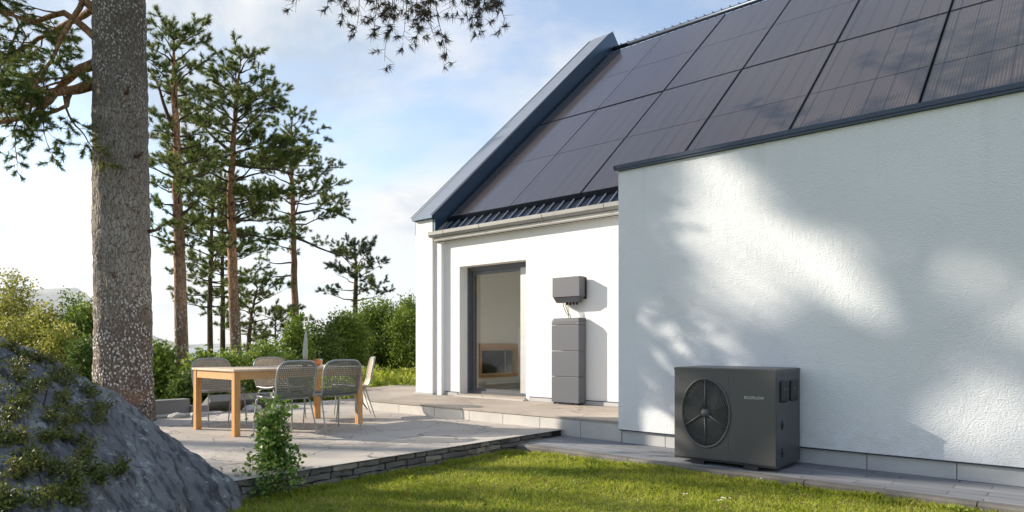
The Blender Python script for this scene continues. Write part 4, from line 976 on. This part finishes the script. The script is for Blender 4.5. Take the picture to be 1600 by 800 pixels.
while len(P) < 2100:
    x, z = random.uniform(-4.3, .9), random.uniform(.1, 3.4)
    if not shade(x, z): continue
    P.append(Vector((x, 6.45, z)) + SUN * (D0 + random.uniform(-1.6, 1.6)))
for p in P[::28]:
    q0 = Vector((tr0.x + .1, tr0.y, max(2, p.z - 1.0 - .3 * (p - tr0).length))); lm.tube(wiggle(q0, p, 5, .12), [.035, .028, .02, .014, .01, .006], 5, cap=False)
reloc(lm.build('branches', M_TWIG), sp)
V, Fc = leaves(np.array(P), 9, .12, .12); reloc(mesh_np('foliage', V, Fc, M_NEEDLE), sp)
# a second one whose crown throws broken shade over lawn, boulder and patio
random.seed(62)
def shade_tree(target, D, pts, label, nleaf, seed):
    random.seed(seed); t0 = Vector(target) + SUN * D
    o = thing('pine_tree', (t0.x, t0.y, -.2), label, 'tree')
    b = MB(); b.tube(wiggle((t0.x, t0.y, -.3), (t0.x, t0.y, t0.z + 2.5), 10, .02), [.24 - .018 * i for i in range(11)], 10, cap=False); reloc(b.build('trunk', M_BARK), o)
    P = []; lm = MB()
    for (a0, a1, wdt, n_) in pts:                       # streaks of shade on the ground: from a0 to a1, wdt wide
        for _ in range(int(n_ * .38)):
            t = random.random(); q = Vector((a0[0] + (a1[0] - a0[0]) * t + random.gauss(0, wdt), a0[1] + (a1[1] - a0[1]) * t + random.gauss(0, wdt), 0))
            P.append(q + SUN * (D + random.uniform(-1.5, 1.5)))
    for p in P[::24]: lm.tube(wiggle((t0.x, t0.y, max(1.5, p.z - .8)), p, 5, .12), [.03, .024, .018, .012, .009, .006], 5, cap=False)
    reloc(lm.build('branches', M_TWIG), o)
    V, Fc = leaves(np.array(P), nleaf, .14, .10); reloc(mesh_np('foliage', V, Fc, M_NEEDLE), o)
shade_tree((-4, 3, 0), 16., [((-4.7, 3.4), (-2.4, 4.3), .10, 90), ((-4.9, 2.7), (-3.2, 3.0), .16, 120), ((-4.3, 4.6), (-2.2, 5.2), .07, 60), ((-7.0, 3.3), (-5.1, 4.6), .05, 40), ((-6.9, 2.9), (-5.2, 3.7), .05, 40), ((-6.4, 2.3), (-5.2, 2.9), .10, 50), ((-6.2, 5.1), (-5.0, 5.9), .05, 30), ((-3.2, 5.0), (-1.2, 5.55), .08, 80)],
           'young pine outside the picture that throws streaks of shade over the lawn', 6, 63)

# ------------------------------------------------------------------ shrubs
def bush(name, label, px, ptop, hwpx, Z, leafm, n=260, sz=.07, rad=.16, nl=16, base=-.3, cat='shrub', group=None, seed=0, flat=.85, stems=7, airy=0., foot=None):
    random.seed(seed); s = Z / F; c = W(px, 540, Z); top = H + (HY - ptop) * s; hh = (top - base); r_ = hwpx * s
    root = thing(name, (c.x, c.y, base), label, cat, group); P = []; lob = [(random.uniform(0, 6.28), random.uniform(-.3, 1.), random.uniform(.7, 1.12)) for _ in range(9)]
    for k in range(n):
        a = random.uniform(0, 6.28); h = random.random() ** .8; m_ = max(0, 1 - ((h - .45) / .62) ** 2) ** .5
        sc_ = .82 + .2 * math.sin(a * 3 + seed) * math.sin(h * 9 + seed) + .14 * math.sin(a * 7 + h * 13 + seed * 2)
        q = (random.random() ** (.33 if not airy else .6)) * r_ * m_ * sc_
        P.append(Vector((c.x + math.cos(a) * q, c.y + math.sin(a) * q * flat, base + hh * h * (.80 + .22 * math.sin(a * 2.3 + seed) ** 2 * 1.0 if h > .7 else 1))))
    b = MB()
    for p in P[::max(1, len(P) // (stems * 5))]:
        q0 = Vector((c.x + random.gauss(0, .01), c.y + random.gauss(0, .01), base if foot is None else foot)); q = wiggle(q0, p, 5, .15); b.tube(q, [.022, .017, .012, .009, .006, .003], 4, cap=False)
    reloc(b.build('stems', M_TWIG), root)
    V, Fc = leaves(np.array(P), nl, rad, sz); reloc(mesh_np('foliage', V, Fc, leafm), root); return root
# left bank
gL = 'shrubs behind the boulder'
bush('shrub', 'feathery pale small tree at the far left edge above the boulder', 22, 432, 55, 15, M_BUSH_Y, 420, .06, .15, 20, group=gL, seed=1, airy=1)
bush('shrub', 'yellow green rounded bush between the feathery tree and the mountain', 70, 478, 42, 14, M_BUSH_Y, 420, .065, .16, 22, group=gL, seed=2)
bush('shrub', 'thin open branched shrub reaching above the bank beside the big trunk', 112, 448, 34, 15, M_BUSH_G, 110, .07, .14, 18, group=gL, seed=3, airy=1)
bush('shrub', 'green bush directly left of the big pine trunk', 140, 480, 40, 14, M_BUSH_G, 420, .065, .16, 22, group=gL, seed=4)
bush('shrub', 'olive bush low behind the left edge of the boulder', 20, 500, 60, 13, M_BUSH_Y, 420, .055, .14, 22, group=gL, seed=5)
bush('shrub', 'golden green bush low in the middle of the bank behind the boulder', 90, 512, 50, 12.5, M_BUSH_Y, 420, .055, .14, 22, group=gL, seed=6)
bush('shrub', 'deep green bush tucked between boulder and big trunk', 135, 536, 34, 11.5, M_BUSH_D, 360, .055, .13, 22, group=gL, seed=7)
# between the trunks
gM = 'shrubs between the pine trunks'
bush('shrub', 'leafy green shrub right against the big trunk above the low wall', 248, 545, 32, 11.5, M_BUSH_G, 300, .08, .15, 18, group=gM, seed=11)
bush('shrub', 'low green shrub over the foot of the red trunked pine', 292, 590, 30, 11.0, M_BUSH_D, 300, .06, .13, 20, group=gM, seed=12)
bush('shrub', 'bright leafed shrub rising behind the left end of the table', 318, 552, 30, 13.0, M_BUSH_G, 240, .08, .16, 16, group=gM, seed=13)
bush('shrub', 'broad green shrub behind the pale chairs', 365, 556, 44, 12.2, M_BUSH_G, 420, .065, .15, 20, group=gM, seed=14)
bush('shrub', 'green shrub above the middle of the table', 415, 540, 42, 13.5, M_BUSH_G, 420, .065, .16, 20, group=gM, seed=15)
bush('shrub', 'dark green shrub under the table behind the far chairs', 350, 598, 60, 11.2, M_BUSH_D, 420, .06, .14, 20, group=gM, seed=16, flat=.4)
bush('shrub', 'tall leafy shrub wrapping the foot of the slender pine', 462, 500, 26, 15.5, M_BUSH_G, 300, .08, .17, 18, group=gM, seed=17)
bush('shrub', 'dark shrub left of the tall pale leaf on the table', 445, 560, 44, 13.0, M_BUSH_D, 420, .06, .15, 20, group=gM, seed=18)
# hedge right
gR = 'shrubs between the slender pine and the house'
bush('shrub', 'dark green bush behind the fruit bowl', 500, 512, 42, 19, M_BUSH_D, 480, .08, .2, 20, base=-.5, group=gR, seed=21)
bush('shrub', 'olive bush behind the small gnarled pine foot', 540, 492, 40, 21, M_BUSH_G, 480, .085, .22, 20, base=.2, foot=-.6, group=gR, seed=22)
bush('shrub', 'large sunlit bush behind the far chair', 590, 474, 50, 25, M_BUSH_G, 620, .09, .24, 22, base=.2, foot=-.6, group=gR, seed=23)
bush('shrub', 'large green bush against the house corner', 642, 470, 46, 24, M_BUSH_G, 560, .085, .22, 22, base=.2, foot=-.6, group=gR, seed=24)
bush('shrub', 'shadowy bush low in front of the large sunlit bush', 560, 538, 60, 25, M_BUSH_D, 560, .08, .2, 20, base=.2, foot=-.6, group=gR, seed=25)
bush('shrub', 'low broad bush beside the house corner over the grass', 625, 548, 34, 25, M_BUSH_D, 360, .08, .2, 20, base=.2, foot=-.6, group=gR, seed=26)
# off to the left, outside but seen from a side step
bush('shrub', 'olive bush outside the left edge of the picture', -120, 440, 100, 14, M_BUSH_Y, 420, .07, .2, 20, group=gL, seed=8)

# ground cover on the bank by the house corner and along the patio's far side
def scatter_cover(name, region, n, leafm, sz, rad, nl, hmax, seed):
    random.seed(seed); P = []
    for _ in range(n):
        X_, Z_ = random.uniform(*region[0]), random.uniform(*region[1]); q = XZ(X_, Z_)
        if -9.9 < q.x and q.y > 1: continue
        P.append(Vector((q.x, q.y, ground_z(q.x, q.y) + random.random() ** 1.5 * hmax * (.6 + .5 * fbm(q, .8)))))
    V, Fc = leaves(np.array(P), nl, rad, sz, 1.2); return tag(mesh_np(name, V, Fc, leafm), kind='stuff')
scatter_cover('ground_cover', ((-7.0, -1.0), (14.4, 25.5)), 6500, M_GRASS, .10, .10, 14, .6, 3)
scatter_cover('undergrowth', ((-10., -4.4), (10.3, 15.)), 2200, M_BUSH_D, .07, .14, 12, .3, 4)

# ------------------------------------------------------------------ grass on the lawn
def blades(name, n, region, hgt, wd, seed, reject=None):
    r_ = np.random.default_rng(seed); P = np.stack([r_.uniform(*region[0], n), r_.uniform(*region[1], n)], 1)
    keep = ~reject(P) if reject else np.ones(n, bool); P = P[keep]; n = len(P)
    cl_ = np.array([mnoise.noise(Vector((x * 1.7, y * 1.7, 0))) for x, y in P]); c2 = np.array([mnoise.noise(Vector((x * 9, y * 9, 3))) for x, y in P])
    z = np.array([ground_z(x, y) for x, y in P]); B = np.column_stack([P, z - .004])
    a = r_.uniform(0, 2 * np.pi, n); h = hgt * r_.uniform(.45, 1.2, n) * (1 + .35 * cl_ + .5 * c2); le = r_.uniform(.1, 1.0, n) * h; a2 = r_.uniform(0, 2 * np.pi, n)
    s_ = np.column_stack([np.cos(a), np.sin(a), np.zeros(n)]) * wd; ld = np.column_stack([np.cos(a2), np.sin(a2), np.zeros(n)])
    mid = B + ld * le[:, None] * .3 + np.array([0, 0, 1]) * h[:, None] * .6; tip = B + ld * le[:, None] + np.array([0, 0, 1]) * h[:, None]
    V = np.stack([B - s_, B + s_, mid + s_ * .8, tip, mid - s_ * .8], 1).reshape(-1, 3); return tag(mesh_np(name, V, np.arange(n * 5).reshape(-1, 5), M_GRASS), kind='stuff')
def rej(P): return ((P[:, 0] < -4.88)) | (P[:, 1] > 5.585)
blades('lawn_grass', 150000, ((-4.9, .2), (1.6, 5.6)), .034, .0022, 5, rej)
blades('edge_grass', 9000, ((-4.88, -.2), (5.50, 5.60)), .055, .0025, 6, rej)
blades('edging_grass', 9000, ((-4.885, -4.78), (1.6, 5.6)), .055, .0025, 7, rej)

# weeds, dead needles and leaf litter
def litter(name, n, region, zf, ln, wd, m_, seed, rej_=None, lift=.004):
    r_ = np.random.default_rng(seed); P = np.stack([r_.uniform(*region[0], n), r_.uniform(*region[1], n)], 1)
    if rej_: P = P[~rej_(P)]
    n = len(P); z = np.array([zf(x, y) for x, y in P]) + lift + r_.uniform(0, lift, n); a = r_.uniform(0, 6.28, n); l_ = ln * r_.uniform(.5, 1.3, n)
    B = np.column_stack([P, z]); d = np.column_stack([np.cos(a), np.sin(a), r_.normal(0, .12, n)]) * l_[:, None]; s_ = np.column_stack([-np.sin(a), np.cos(a), r_.normal(0, .3, n)]) * wd
    V = np.stack([B, B + d * .5 + s_, B + d, B + d * .5 - s_], 1).reshape(-1, 3); return tag(mesh_np(name, V, np.arange(n * 4).reshape(-1, 4), m_), kind='stuff')
M_DEAD = m_leaf('dead_needles', [(.10, .055, .025), (.22, .13, .05), (.34, .23, .11)], .8, .1)
def rej_p(P): return np.array([mnoise.noise(Vector((x * .9, y * .9, 7))) + .25 * mnoise.noise(Vector((x * 5, y * 5, 2))) < .02 for x, y in P]) | (P[:, 0] > -4.95) | (P[:, 1] > 6.5) | (P[:, 0] < -9.8)
litter('fallen_needles', 9000, ((-9.8, -4.9), (.8, 6.5)), lambda x, y: 0., .055, .0016, M_DEAD, 12, rej_p)
litter('lawn_thatch', 9000, ((-4.85, .6), (1.8, 5.58)), ground_z, .035, .004, M_DEAD, 13, rej, .018)
def rej_w(P): return rej(P) | np.array([mnoise.noise(Vector((x * 1.3, y * 1.3, 11))) < .12 for x, y in P])
P_ = np.random.default_rng(5).uniform((-4.8, 1.8), (.4, 5.5), (1500, 2)); P_ = P_[~rej_w(P_)]
V, Fc = leaves(np.array([(x, y, ground_z(x, y) + .028) for x, y in P_]), 6, .022, .022, 1.5); tag(mesh_np('lawn_clover', V, Fc, M_BUSH_G), kind='stuff')

# small white flowers and fallen leaves on the lawn
random.seed(70)
def on_lawn(px, py):
    t = (LZ - H) / ((HY - py) / F); q = W(px, py, t); q.z = ground_z(q.x, q.y); return q
fl = [(1131, 789, 'white flower cluster on the lawn below the heat pump'), (1123, 792, 'small white flower left of the largest lawn flower cluster'), (1186, 763, 'tiny white flower on the lawn nearest the kerb below the heat pump'), (1068, 783, 'tiny white flower on the lawn in front of the fan grille')]
for x, y, lb in fl:
    q = on_lawn(x, y); b = MB()
    for k in range(4 if 'cluster on' in lb else 2):
        o_ = Vector((random.gauss(0, .014), random.gauss(0, .014), .04 + random.uniform(0, .012)))
        for j in range(6):
            a = j * 1.047; u = Vector((math.cos(a), math.sin(a), .25)); v_ = Vector((-math.sin(a), math.cos(a), 0)) * .004; b.add([o_, o_ + u * .007 + v_, o_ + u * .012, o_ + u * .007 - v_], [(0, 1, 2, 3)])
    o = thing('wild_flower', q, lb, 'flower', 'white flowers in the lawn'); b.build('petals', M_BLOOM, o)
    MB().tube([(0, 0, 0), (.003, 0, .038)], .0012, 4).build('stem', M_VINE, o)
fl2 = [(634, 779, 'red fallen leaf on the lawn in front of the stone edging'), (840, 752, 'red fallen leaf on the lawn right of the patio corner'), (1262, 775, 'red fallen leaf on the lawn near the kerb right of the heat pump'), (735, 716, 'pale curled leaf at the foot of the stone edging')]
for x, y, lb in fl2:
    q = on_lawn(x, y) + Vector((0, 0, .03)); b = MB(); b.add([(-.02, 0, 0), (0, -.012, .006), (.022, 0, .002), (0, .012, .01)], [(0, 1, 2, 3)])
    o = b.build('fallen_leaf', M_FALL if 'red' in lb else M_TOP); o.location = q; o.rotation_euler.z = random.random() * 6; tag(o, lb, 'leaf', 'fallen leaves on the lawn')

# ------------------------------------------------------------------ climbing plant by the patio corner
random.seed(81)
vz = 5.5; vb = W(432, 765, vz); vb.z = LZ
vine = thing('climbing_plant', vb, 'upright leafy plant growing from the lawn against the patio edging', 'plant')
P = []; b = MB()
for k in range(20):
    tpy = 630 + 95 * random.random() ** 1.5; tpx = 428 + random.gauss(0, 7 + .15 * (tpy - 630)); e = W(tpx, tpy, vz + random.gauss(0, .10)); s0 = vb + Vector((random.gauss(0, .006), random.gauss(0, .006), 0))
    q = wiggle(s0, e, 9, .13); b.tube(q, [.006 - .0045 * i / 9 for i in range(10)], 5, cap=False)
    for i in range(1, 10):
        for _ in range(4): P.append(q[i] + Vector((random.gauss(0, .042), random.gauss(0, .042), random.gauss(0, .025))))
reloc(b.build('stems', M_TWIG), vine); V, Fc = leaves(np.array(P), 3, .045, .052, .1); reloc(mesh_np('leaves', V, Fc, M_VINE), vine)
P = []
lv = thing('trailing_plant', W(395, 775, 5.25).xy.to_3d() + Vector((0, 0, LZ)), 'low trailing leafy plant between the boulder and the upright leafy plant', 'plant'); b = MB()
for k in range(26):
    s0 = lv.location + RV * random.gauss(0, .004) + FV * random.gauss(0, .004); e = lv.location + RV * random.uniform(-.16, .46) + FV * random.gauss(0, .14) + Vector((0, 0, random.uniform(.06, .34) * (1 - .3 * random.random())))
    q = wiggle(s0, e, 6, .15, -.1); b.tube(q, .0025, 4, cap=False)
    for i in range(1, 7): P += [q[i] + Vector((random.gauss(0, .025), random.gauss(0, .025), random.gauss(0, .02))) for _ in range(2)]
reloc(b.build('stems', M_TWIG), lv); V, Fc = leaves(np.array(P), 3, .04, .036, .2); reloc(mesh_np('leaves', V, Fc, M_VINE), lv)

# ------------------------------------------------------------------ creeping shrubs on the boulder
random.seed(90)
org = Vector((0, 0, H)); P = []; Dd = []; b = MB()
cl_px = [(20, 590, 34), (60, 572, 26), (40, 640, 40), (110, 590, 30), (95, 625, 34), (120, 660, 30), (70, 690, 30), (15, 690, 34), (155, 645, 18), (25, 740, 34), (85, 740, 30), (125, 715, 20), (60, 785, 30), (105, 760, 24), (10, 795, 30), (145, 745, 26), (182, 742, 13), (90, 670, 22), (5, 545, 20), (35, 555, 14), (150, 760, 12), (120, 790, 18), (80, 600, 20), (140, 620, 16), (100, 690, 16), (50, 610, 20), (75, 650, 18), (30, 715, 18), (15, 660, 16), (0, 620, 20), (55, 735, 16), (-20, 580, 30), (-30, 680, 40), (-30, 770, 40)]
for x, y, r_ in cl_px:
    for k in range(int(1 + r_ * .085)):
        px_, py_ = x + random.gauss(0, r_ * .42), y + random.gauss(0, r_ * .26)
        d = (W(px_, py_, 1.) - org).normalized(); hit = bvh.ray_cast(org, d)
        if hit[0] is None: continue
        p, n_ = hit[0], hit[1]
        for s_ in range(4):
            dd = (n_ * .8 + Vector((random.gauss(0, .8), random.gauss(0, .8), random.gauss(.3, .4)))).normalized(); ln = random.uniform(.04, .11); e = p + dd * ln
            b.tube([p - n_ * .01, p.lerp(e, .5) + n_ * .005, e], [.003, .0025, .0015], 4, cap=False)
            for t in (.4, .7, 1.): P.append(p.lerp(e, t)); Dd.append(dd)
V, Fc = leaves(np.array(P), 12, .032, .021, .8); ns_ = len(b.v); nf_ = len(b.f)
ju = mesh_np('creeping_shrub', np.concatenate([np.array(b.v, np.float32), V]), np.concatenate([np.array(b.f, np.int32), Fc + ns_]), M_TWIG)
ju.data.materials.append(M_JUNI); ju.data.polygons.foreach_set('material_index', np.r_[np.zeros(nf_, np.int32), np.ones(len(Fc), np.int32)]); tag(ju, kind='stuff')

# ------------------------------------------------------------------ air
hm = bpy.data.materials.new('pale_air'); hm.use_nodes = True; hn = hm.node_tree; hn.nodes.clear()
ho = hn.nodes.new('ShaderNodeOutputMaterial'); hv = hn.nodes.new('ShaderNodeVolumePrincipled'); hv.inputs['Color'].default_value = (.93, .96, 1, 1)
hv.inputs['Density'].default_value = .00006; hv.inputs['Anisotropy'].default_value = .3; hn.links.new(hv.outputs[0], ho.inputs['Volume'])
b = MB().box((-29000, -29000, -60), (29000, 29000, 900)); tag(b.build('haze', hm), kind='stuff')
